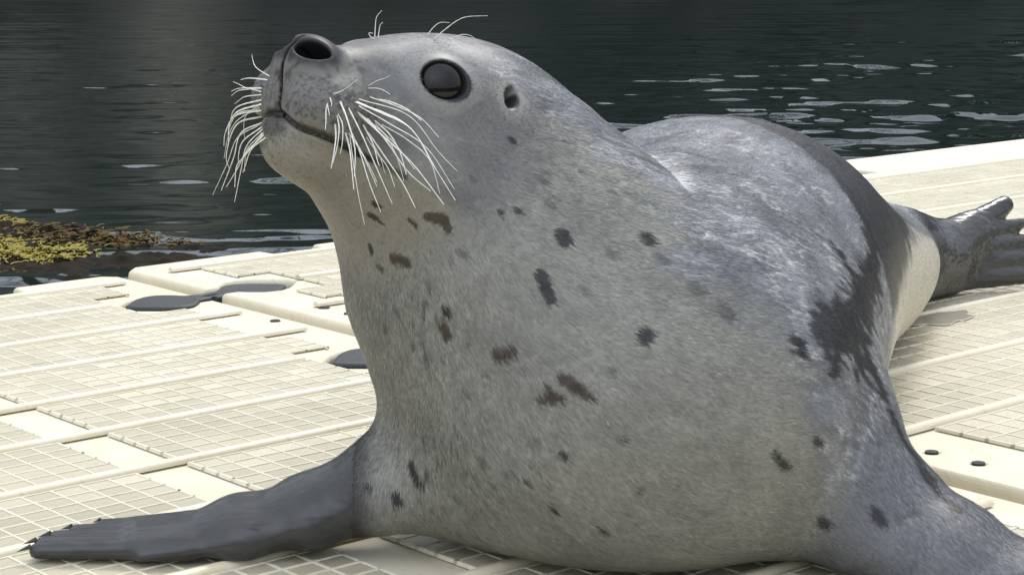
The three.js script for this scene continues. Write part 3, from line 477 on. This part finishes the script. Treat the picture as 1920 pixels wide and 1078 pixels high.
const WHISKERS = [
  [[-0.1114, 0.3592, -1.4162], [-0.0734, 0.3429, -1.3995], [-0.0524, 0.3123, -1.3833], [-0.0398, 0.2936, -1.3739]],
  [[-0.1028, 0.3612, -1.4317], [-0.0832, 0.3561, -1.4171], [-0.0648, 0.3483, -1.4050], [-0.0520, 0.3358, -1.3966]],
  [[-0.1100, 0.3503, -1.4161], [-0.0942, 0.3384, -1.4002], [-0.0700, 0.3178, -1.3858], [-0.0478, 0.2905, -1.3748]],
  [[-0.0947, 0.3413, -1.4316], [-0.0759, 0.3323, -1.4163], [-0.0590, 0.3188, -1.4031], [-0.0514, 0.2962, -1.3930]],
  [[-0.1042, 0.3358, -1.4264], [-0.0906, 0.3195, -1.4097], [-0.0781, 0.3033, -1.3961], [-0.0686, 0.2866, -1.3870]],
  [[-0.1169, 0.3553, -1.4100], [-0.1069, 0.3391, -1.3934], [-0.0945, 0.3144, -1.3782], [-0.0839, 0.2922, -1.3681]],
  [[-0.1154, 0.3369, -1.4159], [-0.1091, 0.3266, -1.4003], [-0.1010, 0.3046, -1.3857], [-0.0925, 0.2852, -1.3761]],
  [[-0.1226, 0.3599, -1.4080], [-0.1163, 0.3481, -1.3921], [-0.1103, 0.3290, -1.3780], [-0.1101, 0.3111, -1.3687]],
  [[-0.1241, 0.3512, -1.4062], [-0.1199, 0.3452, -1.3914], [-0.1190, 0.3348, -1.3788], [-0.1200, 0.3268, -1.3713]],
  [[-0.1265, 0.3437, -1.4071], [-0.1248, 0.3363, -1.3920], [-0.1253, 0.3259, -1.3795], [-0.1267, 0.3163, -1.3717]],
  [[-0.1320, 0.3580, -1.4049], [-0.1314, 0.3541, -1.3905], [-0.1304, 0.3479, -1.3787], [-0.1303, 0.3435, -1.3718]],
  [[-0.1046, 0.3466, -1.4236], [-0.0888, 0.3303, -1.4069], [-0.0734, 0.3111, -1.3928], [-0.0576, 0.2988, -1.3845]],
  [[-0.0998, 0.3445, -1.4299], [-0.0877, 0.3355, -1.4146], [-0.0796, 0.3234, -1.4017], [-0.0752, 0.3096, -1.3931]],
  [[-0.1058, 0.3327, -1.4273], [-0.0966, 0.3223, -1.4117], [-0.0885, 0.3133, -1.3994], [-0.0834, 0.3012, -1.3911]],
  [[-0.1196, 0.3371, -1.4131], [-0.1155, 0.3269, -1.3975], [-0.1132, 0.3150, -1.3847], [-0.1113, 0.3011, -1.3761]],
  [[-0.1125, 0.3283, -1.4255], [-0.1040, 0.3165, -1.4097], [-0.0988, 0.3090, -1.3976], [-0.0962, 0.3045, -1.3907]],
  [[-0.1127, 0.3593, -1.4146], [-0.0940, 0.3532, -1.3998], [-0.0713, 0.3427, -1.3872], [-0.0550, 0.3175, -1.3766]],
  [[-0.1075, 0.3423, -1.4210], [-0.0990, 0.3290, -1.4049], [-0.0953, 0.3186, -1.3923], [-0.0935, 0.3164, -1.3858]],
  [[-0.1298, 0.3630, -1.4065], [-0.1277, 0.3612, -1.3925], [-0.1264, 0.3607, -1.3817], [-0.1262, 0.3595, -1.3754]],
  [[-0.0963, 0.3590, -1.4363], [-0.0879, 0.3587, -1.4225], [-0.0754, 0.3545, -1.4111], [-0.0647, 0.3470, -1.4036]],
  [[-0.1045, 0.3674, -1.4353], [-0.0967, 0.3684, -1.4218], [-0.0901, 0.3671, -1.4109], [-0.0868, 0.3654, -1.4045]],
  [[-0.1854, 0.3448, -1.4593], [-0.2053, 0.3379, -1.4672], [-0.2141, 0.3127, -1.4698], [-0.2123, 0.3043, -1.4723]],
  [[-0.1839, 0.3414, -1.4461], [-0.2005, 0.3330, -1.4537], [-0.2069, 0.3141, -1.4574], [-0.2167, 0.2898, -1.4571]],
  [[-0.1824, 0.3375, -1.4396], [-0.1952, 0.3246, -1.4464], [-0.2007, 0.3057, -1.4501], [-0.2059, 0.2822, -1.4499]],
  [[-0.1841, 0.3504, -1.4474], [-0.2051, 0.3451, -1.4556], [-0.2130, 0.3324, -1.4604], [-0.2147, 0.3228, -1.4627]],
  [[-0.1827, 0.3346, -1.4381], [-0.1950, 0.3217, -1.4449], [-0.1975, 0.3118, -1.4502], [-0.1983, 0.3046, -1.4530]],
  [[-0.1834, 0.3552, -1.4449], [-0.2031, 0.3484, -1.4528], [-0.2095, 0.3387, -1.4582], [-0.2108, 0.3232, -1.4594]],
  [[-0.1810, 0.3335, -1.4343], [-0.1961, 0.3191, -1.4408], [-0.2016, 0.3093, -1.4462], [-0.2114, 0.2937, -1.4474]],
  [[-0.1833, 0.3583, -1.4448], [-0.2015, 0.3530, -1.4530], [-0.2070, 0.3479, -1.4592], [-0.2091, 0.3415, -1.4621]],
  [[-0.1832, 0.3387, -1.4431], [-0.1987, 0.3272, -1.4502], [-0.2027, 0.3174, -1.4555], [-0.2035, 0.3094, -1.4581]],
  [[-0.1833, 0.3620, -1.4455], [-0.1969, 0.3598, -1.4542], [-0.2017, 0.3569, -1.4608], [-0.2061, 0.3536, -1.4643]],
  [[-0.1811, 0.3349, -1.4352], [-0.1977, 0.3160, -1.4409], [-0.2032, 0.3092, -1.4468], [-0.2053, 0.2936, -1.4481]],
  [[-0.1830, 0.3665, -1.4466], [-0.1969, 0.3650, -1.4555], [-0.2040, 0.3630, -1.4622], [-0.2084, 0.3596, -1.4657]],
  [[-0.1791, 0.3323, -1.4310], [-0.1911, 0.3224, -1.4384], [-0.1966, 0.3096, -1.4432], [-0.1987, 0.3046, -1.4463]],
  [[-0.1786, 0.3726, -1.4459], [-0.1921, 0.3733, -1.4552], [-0.1976, 0.3725, -1.4621], [-0.2013, 0.3713, -1.4660]]];
const BROW_HAIRS = [
  [[-0.1035, 0.4012, -1.4952], [-0.1031, 0.4086, -1.4965], [-0.1020, 0.4163, -1.4979], [-0.0982, 0.4209, -1.4988]],
  [[-0.1006, 0.4009, -1.4891], [-0.0999, 0.4058, -1.4900], [-0.0990, 0.4104, -1.4908], [-0.0970, 0.4126, -1.4912]],
  [[-0.1038, 0.4004, -1.4865], [-0.1066, 0.4026, -1.4869], [-0.1072, 0.4047, -1.4873], [-0.1041, 0.4044, -1.4872]],
  [[-0.0591, 0.3993, -1.4953], [-0.0512, 0.4063, -1.4966], [-0.0371, 0.4155, -1.4982], [-0.0184, 0.4171, -1.4985]],
  [[-0.0642, 0.4022, -1.5059], [-0.0595, 0.4081, -1.5070], [-0.0547, 0.4115, -1.5076], [-0.0476, 0.4115, -1.5076]],
  [[-0.0439, 0.4000, -1.5127], [-0.0376, 0.4022, -1.5131], [-0.0312, 0.4012, -1.5129], [-0.0284, 0.3990, -1.5125]]];
// ---------------------------------------------------------------- the coat
const FLOW = [ // where, which way the hair lies
  [[HO[0], HO[1], HO[2]], [-HM.F[0], -HM.F[1], -HM.F[2]], 0.10],
  [[-0.02, 0.25, -1.44], [0.58, -0.78, -0.2], 0.08], [[-0.09, 0.22, -1.45], [0.42, -0.88, -0.2], 0.06], [[0.06, 0.24, -1.42], [0.70, -0.62, -0.3], 0.08],
  [[0.06, 0.16, -1.375], [0.74, -0.58, -0.1], 0.08], [[0.13, 0.10, -1.37], [0.88, -0.40, -0.2], 0.08], [[0.21, 0.15, -1.39], [0.84, -0.30, -0.45], 0.08], [[0.03, 0.05, -1.40], [0.72, -0.62, 0.1], 0.08],
  [[0.16, 0.29, -1.75], [0.50, -0.10, -0.86], 0.15], [[0.27, 0.20, -1.55], [0.62, -0.35, -0.70], 0.10], [[0.40, 0.10, -2.25], [0.37, -0.10, -0.92], 0.2],
  [[-0.08, 0.09, -1.44], [0.05, -0.98, 0.0], 0.05], [[-0.22, 0.03, -1.49], [-0.96, -0.2, 0.1], 0.09], [[0.31, 0.05, -1.43], [0.45, -0.5, 0.74], 0.07], [[0.62, 0.07, -2.62], [0.8, 0.1, -0.5], 0.1],
];
function flow(x, y, z) {
  let a = 0, b = 0, c = 0;
  for (const [p, d, r] of FLOW) { const q = ((x - p[0]) ** 2 + (y - p[1]) ** 2 + (z - p[2]) ** 2) / (r * r), w = 1 / (0.03 + q * q); a += d[0] * w; b += d[1] * w; c += d[2] * w; }
  const l = Math.hypot(a, b, c); return [a / l, b / l, c / l];
}
const SIDE = [[0.00, 0.285], [0.078, 0.254], [0.127, 0.212], [0.165, 0.206], [0.197, 0.176], [0.220, 0.142], [0.248, 0.116], [0.275, 0.100], [0.300, 0.080], [0.330, 0.040], [0.360, -0.005], [0.40, -0.05]];
const sideAt = (y) => { if (y <= SIDE[0][0]) return SIDE[0][1]; for (let i = 1; i < SIDE.length; i++) if (y < SIDE[i][0]) { const [a, p] = SIDE[i - 1], [b, q] = SIDE[i]; return lerp(p, q, (y - a) / (b - a)); } return SIDE[SIDE.length - 1][1]; };
const capsule = (x, y, z, A) => { const dx = A[3] - A[0], dy = A[4] - A[1], dz = A[5] - A[2], px = x - A[0], py = y - A[1], pz = z - A[2], l2 = dx * dx + dy * dy + dz * dz; const t = l2 > 1e-9 ? clamp((px * dx + py * dy + pz * dz) / l2) : 0; return Math.hypot(px - dx * t, py - dy * t, pz - dz * t); };
const mix3 = (c, d, t) => { c[0] += (d[0] - c[0]) * t; c[1] += (d[1] - c[1]) * t; c[2] += (d[2] - c[2]) * t; };
const C_BELLY = [0.268, 0.262, 0.230], C_BELLY2 = [0.140, 0.137, 0.124], C_BACK = [0.105, 0.110, 0.122], C_BACK2 = [0.240, 0.249, 0.268], C_PALE = [0.58, 0.58, 0.56], C_HEAD = [0.145, 0.144, 0.139], C_FLIP = [0.022, 0.022, 0.024], C_BLACK = [0.012, 0.012, 0.013], C_BROWN = [0.045, 0.030, 0.022], C_GREY = [0.060, 0.060, 0.062], C_WHITE = [0.62, 0.58, 0.47], C_NOSE = [0.014, 0.015, 0.017];
function coat(x, y, z) {
  const [fx, fy, fz] = flow(x, y, z), s = (x - 0.08) * fx + (y - 0.18) * fy + (z + 1.45) * fz; // stretch patterns along the lie of the hair
  const px = x - fx * s * 0.55, py = y - fy * s * 0.55, pz = z - fz * s * 0.55;
  const n1 = fbm(px * 38, py * 38, pz * 38, 4), n2 = fbm(px * 130 + 4, py * 130, pz * 130, 2), n3 = noise(x * 14, y * 14, z * 14);
  const l = toHead(x, y, z), isHead = sstep(0.150, 0.108, Math.hypot(l[0] - 0.045, l[1], l[2]) - 0.02 * n3);
  const c = [...C_BELLY];
  mix3(c, C_BELLY2, clamp(0.34 + 0.42 * n1 + 0.55 * n2 + 0.25 * n3));
  // back and right side: darker, with a pale fleck net
  const dorsal = Math.max(sstep(-0.022, 0.030, x - sideAt(y) + 0.055 * n1 + 0.02 * n3), sstep(-1.54, -1.62, z), isHead * sstep(0.030, 0.062, l[1] + 0.02 * n1 - 0.1 * Math.max(0, l[0] - 0.02)) * 0.75);
  if (dorsal > 0) {
    const d = [...C_BACK]; mix3(d, C_BACK2, clamp(0.5 + 1.6 * n1));
    const q1 = Math.abs(noise(px * 84 + 3, py * 84, pz * 84)), q2 = Math.abs(noise(px * 150 + 9, py * 150 + 2, pz * 150));
    const patchy = sstep(-0.25, 0.35, noise(x * 22, y * 22 + 5, z * 22));
    mix3(d, C_PALE, clamp((sstep(0.075, 0.0, q1) * 1.0 + sstep(0.10, 0.01, q2) * 0.5) * (0.30 + 0.85 * patchy)) * 0.8);
    const nape = sstep(0.262, 0.300, y) * sstep(-1.66, -1.60, z); if (nape > 0) mix3(d, [0.055, 0.056, 0.060], nape * sstep(-0.02, 0.26, fbm(px * 52 + 2, py * 52, pz * 52, 3)) * 0.75);
    mix3(c, d, dorsal);
  }
  if (isHead > 0) { // face: plain grey, pale round the eye, brownish muzzle
    const h = [...C_HEAD]; mix3(h, [0.098, 0.098, 0.096], clamp(0.30 + 1.0 * n1)); mix3(h, C_PALE, 0.12 * sstep(0.02, 0.35, n3) + 0.10 * sstep(0.1, 0.35, n2));
    const az = Math.abs(l[2]), muzzle = sstep(0.082, 0.104, l[0]);
    mix3(h, [0.165, 0.160, 0.148], muzzle * 0.7);
    mix3(h, [0.050, 0.047, 0.045], l[0] > 0.072 ? sstep(0.30, 0.55, follicle(l[0], l[1], az)) * 0.8 : 0);
    mix3(h, [0.055, 0.052, 0.050], muzzle * sstep(0.20, 0.42, noise(l[0] * 170, l[1] * 170, l[2] * 170) ) * 0.75);
    const jaw = sstep(-0.022, -0.034, l[1] - mouthLine(l[0]) - 0.024) * sstep(0.0, 0.03, l[0]);
    mix3(h, [0.235, 0.220, 0.175], jaw * 0.8);
    mix3(c, h, isHead * (1 - 0.75 * dorsal) );
    // nose leather, lips, lids, ear
    { const nx = l[0] - 0.133, ny = l[1] - 0.0240, nz = az - 0.0155; mix3(c, [0.004, 0.004, 0.004], sstep(0.0012, -0.0008, ell(-nx * 0.32 + ny * 0.09 + nz * 0.94, nx * -0.39 + ny * 0.89 - nz * 0.22, nx * 0.86 + ny * 0.44 + nz * 0.25, 0, 0, -0.004, 0.0138, 0.0080, 0.032))); }
    const nose = sstep(0.004, -0.003, ell(l[0], l[1], az, 0.129, 0.0250, 0.004, 0.021, 0.0170, 0.031) + 0.004 * n2); mix3(c, C_NOSE, nose * 0.92);
    const lip = l[0] > 0.055 ? sstep(0.0036, 0.0012, Math.abs(l[1] - (mouthLine(l[0]) - 0.006 * sstep(0.002, 0.028, az)))) : 0; mix3(c, [0.022, 0.020, 0.019], lip * 0.75);
    const chin = sstep(0.0, -0.006, Math.hypot((l[0] - 0.128) * 0.9, (l[1] + 0.034), az * 0.7) - 0.013 + 0.004 * n2); mix3(c, [0.035, 0.033, 0.032], chin * 0.8);
    if (l[0] > 0.10 && l[1] < 0.012 && l[1] > -0.028) mix3(c, [0.012, 0.012, 0.012], sstep(0.0030, 0.0012, az));
    const e = Math.hypot(l[0] - EYE_L[0], l[1] - EYE_L[1], az - EYE_L[2]); const ep = (l[0] - EYE_L[0]) * 0.880 + (l[1] - EYE_L[1]) * 0.12 - (az - EYE_L[2]) * 0.467, eq = -(l[0] - EYE_L[0]) * 0.20 + (l[1] - EYE_L[1]) * 0.952 - (az - EYE_L[2]) * 0.215;
    const lid = Math.hypot(ep / 0.0196, eq / 0.0163); if (e < 0.034) { mix3(c, [0.27, 0.265, 0.25], sstep(1.75, 1.25, lid) * 0.45); mix3(c, [0.012, 0.012, 0.014], sstep(1.06, 0.99, lid)); }
    const ear = Math.hypot(l[0] + 0.002, (l[1] - 0.0505) * 0.7, (az - 0.0815) * 0.5); mix3(c, [0.26, 0.25, 0.23], sstep(0.017, 0.009, ear + 0.003 * n2) * 0.55); mix3(c, [0.015, 0.014, 0.014], sstep(0.0072, 0.0054, ear));
  }
  // hind body: cream belly below a dark flank
  const hind = sstep(-1.66, -1.76, z) * sstep(0.005, 0.03, x - 0.29 + 0.30 * (z + 1.75) + 0.02 * n3);
  if (hind > 0) { const low = sstep(0.185, 0.150, y + 0.03 * n1 - 0.02 * n3 + 0.10 * Math.max(0, -1.95 - z)); mix3(c, C_WHITE, hind * low * 0.92); const st = sstep(0.018, 0.006, Math.abs(x - 0.425 - 0.40 * (-2.2 - z) + 0.02 * n1)); mix3(c, C_BACK, hind * st * 0.85 * sstep(0.03, 0.09, y)); }
  // flippers
  const fl = sstep(-0.104, -0.128, x + 0.010 * n1 - 0.10 * Math.max(0, 0.09 - y) + (z + 1.45) * 0.1) * sstep(-1.62, -1.58, z) * sstep(0.15, 0.12, y); mix3(c, C_FLIP, fl * 0.93);
  if (fl > 0) mix3(c, [0.018, 0.018, 0.019], fl * (0.5 * sstep(0.0, 0.3, n1) + 0.4 * sstep(-0.30, -0.34, x) * sstep(0, 0.2, n2)));
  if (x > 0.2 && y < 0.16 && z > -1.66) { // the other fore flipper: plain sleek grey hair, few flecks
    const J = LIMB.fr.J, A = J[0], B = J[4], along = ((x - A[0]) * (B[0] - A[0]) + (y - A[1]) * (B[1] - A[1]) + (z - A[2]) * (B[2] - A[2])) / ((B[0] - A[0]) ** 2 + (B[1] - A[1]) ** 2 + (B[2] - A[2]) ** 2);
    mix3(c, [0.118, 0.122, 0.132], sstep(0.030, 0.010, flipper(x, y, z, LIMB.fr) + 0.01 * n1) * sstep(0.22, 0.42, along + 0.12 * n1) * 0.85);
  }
  const hf = sstep(0.50, 0.53, x + 0.01 * n1) * sstep(-2.4, -2.45, z); mix3(c, [0.022, 0.022, 0.024], hf * 0.96);
  // behind the shoulders the back is wet and black
  const wb = sstep(0.0, 0.018, -1.845 + 1.25 * Math.max(0, x - 0.20) - z + 0.03 * n1 + 0.02 * n2) * sstep(0.13, 0.17, y + 0.03 * n1); mix3(c, C_BLACK, wb * 0.9);
  // wet black band
  let bd = 9; if (x > 0.15) for (let i = 0; i < BAND.length; i++) { const b = BAND[i], a = BAND[i < 14 && i ? i - 1 : i]; const t = capsule(x, y, z, [a[0], a[1], a[2], b[0], b[1], b[2]]) / ((a[3] + b[3]) / 2); bd = Math.min(bd, t); }
  if (bd < 2) { const k = sstep(1.65, 1.0, bd + 1.2 * n1 + 2.8 * n2); mix3(c, C_BLACK, k * 0.93); }
  // small specks everywhere on the pale fur, then the marks one by one
  const sp = sstep(0.30, 0.43, noise(px * 165 + 20, py * 165, pz * 165) + 0.14 * n1) * (1 - isHead) * (1 - dorsal * 0.7) * (1 - fl) * sstep(-0.2, 0.15, noise(x * 9, y * 9, z * 9 + 2)); mix3(c, C_GREY, sp * 0.7);
  const wx = 0.006 * n1 + 0.003 * n2;
  for (const q of SPOTS) { if (Math.abs(x - q[0]) > 0.05 || Math.abs(y - q[1]) > 0.05) continue; const d = capsule(x, y, z, q) + wx * 0.8; if (d < q[6] * 1.35) mix3(c, q[7] === 0 ? C_BLACK : q[7] === 1 ? C_BROWN : C_GREY, sstep(q[6] * 1.15, q[6] * 0.82, d) * (q[7] === 2 ? 0.6 : 0.92)); }
  return c;
}
const seal = new THREE.Group(); seal.name = named('seal'); scene.add(seal);
tag(seal, 'spotted grey harbor seal resting on the dock with its head raised', 'seal');
const bodyMat = new THREE.MeshPhysicalMaterial({ vertexColors: true, roughness: 0.48, specularIntensity: 0.6 });
const wetMat = new THREE.MeshPhysicalMaterial({ vertexColors: true, roughness: 0.24, specularIntensity: 1 });
const furMat = new THREE.MeshPhysicalMaterial({ vertexColors: true, roughness: 0.40, specularIntensity: 0.72, side: THREE.DoubleSide });
{
  const p = sealGeo.attributes.position.array, c = new Float32Array(p.length);
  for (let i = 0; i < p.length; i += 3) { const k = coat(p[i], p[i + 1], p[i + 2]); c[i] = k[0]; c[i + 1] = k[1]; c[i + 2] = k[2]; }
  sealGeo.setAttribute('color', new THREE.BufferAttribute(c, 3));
  // wet bare skin (flippers, nose leather) shines more than the fur
  const ix = sealGeo.index.array, dry = [], wet = [];
  for (let t = 0; t < ix.length; t += 3) { const a = ix[t] * 3, X = p[a], Y = p[a + 1], Z = p[a + 2], l = toHead(X, Y, Z); (X < -0.118 && Y < 0.13 || Z < -2.42 && X > 0.50 ? wet : dry).push(ix[t], ix[t + 1], ix[t + 2]); }
  sealGeo.setIndex(new THREE.BufferAttribute(Uint32Array.from(dry.concat(wet)), 1)); sealGeo.addGroup(0, dry.length, 0); sealGeo.addGroup(dry.length, wet.length, 1);
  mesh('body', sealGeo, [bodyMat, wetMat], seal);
}
{ // short flat hairs lying along the coat
  const p = sealGeo.attributes.position.array, nn = sealGeo.attributes.normal.array, col = sealGeo.attributes.color.array, ix = sealGeo.index.array, r = rng(91), nt = ix.length / 3;
  const cum = new Float64Array(nt); let tot = 0;
  for (let t = 0; t < nt; t++) {
    const a = ix[t * 3] * 3, b = ix[t * 3 + 1] * 3, c = ix[t * 3 + 2] * 3;
    const ux = p[b] - p[a], uy = p[b + 1] - p[a + 1], uz = p[b + 2] - p[a + 2], vx = p[c] - p[a], vy = p[c + 1] - p[a + 1], vz = p[c + 2] - p[a + 2];
    let A = Math.hypot(uy * vz - uz * vy, uz * vx - ux * vz, ux * vy - uy * vx) / 2;
    const X = p[a], Y = p[a + 1], Z = p[a + 2], d = Math.hypot(X, Y - EYE, Z), facing = -(nn[a] * X + nn[a + 1] * (Y - EYE) + nn[a + 2] * Z) / d;
    if (facing < -0.35 || Y < 0.006) A = 0; if (Z < -2.0) A *= 0.4; if (Z < -2.42) A *= 0.10; else if (X < -0.122 && Y < 0.13) A = 0;
    const l = toHead(X, Y, Z); if (l[0] > 0.092) A *= 0.6; if (l[0] > 0.114 && l[1] > 0.008) A = 0; if (Math.hypot(l[0] - EYE_L[0], l[1] - EYE_L[1], Math.abs(l[2]) - EYE_L[2]) < 0.027) A = 0; if (Math.hypot(l[0] + 0.002, l[1] - 0.0505, Math.abs(l[2]) - 0.0815) < 0.010) A = 0;
    if (l[0] > 0.040 && Math.hypot(l[0] - 0.06, l[1], l[2]) < 0.12 && Math.abs(l[1] - mouthLine(l[0])) < 0.006) A = 0;
    tot += A; cum[t] = tot;
  }
  const COUNT = HAIRS, P = new Float32Array(COUNT * 15), N = new Float32Array(COUNT * 15), C = new Float32Array(COUNT * 15), I = new Uint32Array(COUNT * 9);
  for (let h = 0; h < COUNT; h++) {
    const target = r() * tot; let lo = 0, hi = nt - 1; while (lo < hi) { const m = (lo + hi) >> 1; if (cum[m] < target) lo = m + 1; else hi = m; }
    let u = r(), v = r(); if (u + v > 1) { u = 1 - u; v = 1 - v; } const w = 1 - u - v, a = ix[lo * 3] * 3, b = ix[lo * 3 + 1] * 3, c = ix[lo * 3 + 2] * 3;
    const X = p[a] * w + p[b] * u + p[c] * v, Y = p[a + 1] * w + p[b + 1] * u + p[c + 1] * v, Z = p[a + 2] * w + p[b + 2] * u + p[c + 2] * v;
    let nx = nn[a] * w + nn[b] * u + nn[c] * v, ny = nn[a + 1] * w + nn[b + 1] * u + nn[c + 1] * v, nz = nn[a + 2] * w + nn[b + 2] * u + nn[c + 2] * v; const nl = Math.hypot(nx, ny, nz); nx /= nl; ny /= nl; nz /= nl;
    let [fx, fy, fz] = flow(X, Y, Z); fx += (r() - 0.5) * 0.28; fy += (r() - 0.5) * 0.28; fz += (r() - 0.5) * 0.28;
    const cl = noise(X * 60, Y * 60, Z * 60) * 0.35; fx += cl * ny; fy += cl * nz; fz += cl * nx;
    const dn = fx * nx + fy * ny + fz * nz; fx -= dn * nx; fy -= dn * ny; fz -= dn * nz; const fl = Math.hypot(fx, fy, fz) || 1; fx /= fl; fy /= fl; fz /= fl;
    const sx = fy * nz - fz * ny, sy = fz * nx - fx * nz, sz = fx * ny - fy * nx;
    const l = toHead(X, Y, Z), face = sstep(0.14, 0.08, Math.hypot(l[0] - 0.03, l[1], l[2])), far = Math.max(1, -Z / 1.5);
    const L = (X < -0.126 && Y < 0.13 || Z < -2.42 ? 0.55 : 1) * (0.0036 + r() * 0.0036) * (1 - 0.55 * face) * Math.min(1.6, far), W = (0.00019 + r() * 0.00019) * (1 - 0.3 * face) * far, lift = 0.03 + 0.06 * r();
    const k0 = h * 15, pt = (o, t, s, up) => { P[k0 + o] = X + fx * L * t + sx * W * s + nx * up; P[k0 + o + 1] = Y + fy * L * t + sy * W * s + ny * up; P[k0 + o + 2] = Z + fz * L * t + sz * W * s + nz * up; };
    pt(0, 0, -1, -0.0002); pt(3, 0, 1, -0.0002); pt(6, 0.55, -0.9, L * lift); pt(9, 0.55, 0.9, L * lift); pt(12, 1, 0, L * lift * 0.9);
    const bare = X < -0.126 && Y < 0.13 || Z < -2.42, q = 0.66 + 0.48 * r() * r() + 0.28 * r(), pale = r() < 0.05 ? 1.35 : 1, kk = bare ? 0.85 + 0.3 * r() : q * pale;
    for (let o = 0; o < 15; o += 3) { N[k0 + o] = nx; N[k0 + o + 1] = ny; N[k0 + o + 2] = nz; for (let e = 0; e < 3; e++) C[k0 + o + e] = Math.min(0.75, (col[a + e] * w + col[b + e] * u + col[c + e] * v) * kk); }
    const i0 = h * 9, v0 = h * 5; I.set([v0, v0 + 1, v0 + 2, v0 + 1, v0 + 3, v0 + 2, v0 + 2, v0 + 3, v0 + 4], i0);
  }
  const g = new THREE.BufferGeometry(); g.setAttribute('position', new THREE.BufferAttribute(P, 3)); g.setAttribute('normal', new THREE.BufferAttribute(N, 3)); g.setAttribute('color', new THREE.BufferAttribute(C, 3)); g.setIndex(new THREE.BufferAttribute(I, 1));
  const m = mesh('fur', g, furMat, seal); m.userData.kind = 'stuff';
}
{ // eyes
  const eyeMat = new THREE.MeshPhysicalMaterial({ color: new THREE.Color().setRGB(0.008, 0.007, 0.007), roughness: 0.01, ior: 1.36 });
  for (const s of [-1, 1]) { const e = mesh('eye', new THREE.SphereGeometry(EYE_R, 48, 32), eyeMat, seal); e.position.set(...fromHead([EYE_L[0], EYE_L[1], s * EYE_L[2]])); }
}
{ // whiskers, a little beaded, thicker at the root
  const wm = new THREE.MeshPhysicalMaterial({ color: new THREE.Color().setRGB(0.74, 0.72, 0.65), roughness: 0.35, specularIntensity: 0.8 });
  const strand = (name, pts, r0, seed) => {
    const c = new THREE.CatmullRomCurve3(pts.map((q) => new THREE.Vector3(...q))), n = 40, k = 6, fr = c.computeFrenetFrames(n, false), P = [], N = [], I = [];
    for (let i = 0; i <= n; i++) { const t = i / n, o = c.getPointAt(t), rad = r0 * (1 - 0.62 * t) * (1 + 0.13 * Math.sin(t * 46 + seed)); for (let j = 0; j < k; j++) { const a = j / k * 6.2832, x = fr.normals[i].x * Math.cos(a) + fr.binormals[i].x * Math.sin(a), y = fr.normals[i].y * Math.cos(a) + fr.binormals[i].y * Math.sin(a), z = fr.normals[i].z * Math.cos(a) + fr.binormals[i].z * Math.sin(a); P.push(o.x + x * rad, o.y + y * rad, o.z + z * rad); N.push(x, y, z); } }
    for (let i = 0; i < n; i++) for (let j = 0; j < k; j++) { const a = i * k + j, b = i * k + (j + 1) % k; I.push(a, b, a + k, b, b + k, a + k); }
    const g = new THREE.BufferGeometry(); g.setAttribute('position', new THREE.Float32BufferAttribute(P, 3)); g.setAttribute('normal', new THREE.Float32BufferAttribute(N, 3)); g.setIndex(I); mesh(name, g, wm, seal);
  };
  const jr = rng(40), more = []; WHISKERS.forEach((w, i) => { if (i % 2) return; const o = [jr() - 0.5, jr() - 0.5, jr() - 0.5], s = 0.72 + 0.3 * jr(); more.push(w.map((q, k) => q.map((v, e) => w[0][e] + (v - w[0][e]) * s + o[e] * (0.006 + 0.012 * k)))); });
  more.forEach((w, i) => strand('whisker', w, 0.00045, i * 5));
  WHISKERS.forEach((w, i) => strand('whisker', w, 0.00062 + 0.00013 * Math.sin(i * 3.7), i));
  BROW_HAIRS.forEach((w, i) => strand('brow_whisker', w, 0.00045, i * 2));
}
{ // claws on the fore flippers
  const cm = new THREE.MeshPhysicalMaterial({ color: new THREE.Color().setRGB(0.045, 0.038, 0.034), roughness: 0.35 });
  for (const k of ['fl', 'fr']) { const { J, T } = LIMB[k], E = J[J.length - 1];
    T.forEach((t) => { const d = new THREE.Vector3(t[0] - E[0], 0, t[2] - E[2]).normalize(), g = new THREE.ConeGeometry(0.0022, 0.012, 8).translate(0, 0.005, 0); const m = mesh('claw', g, cm, seal); m.position.set(t[0] + d.x * 0.006, t[1] + 0.004, t[2] + d.z * 0.006); m.quaternion.setFromUnitVectors(new THREE.Vector3(0, 1, 0), new THREE.Vector3(d.x, -0.35, d.z).normalize()); }); }
}
{ // groups stand at their thing's base
  const base = new THREE.Vector3(0.14, 0, -1.6); seal.position.copy(base); for (const c of seal.children) c.position.sub(base);
}
renderer.render(scene, camera);
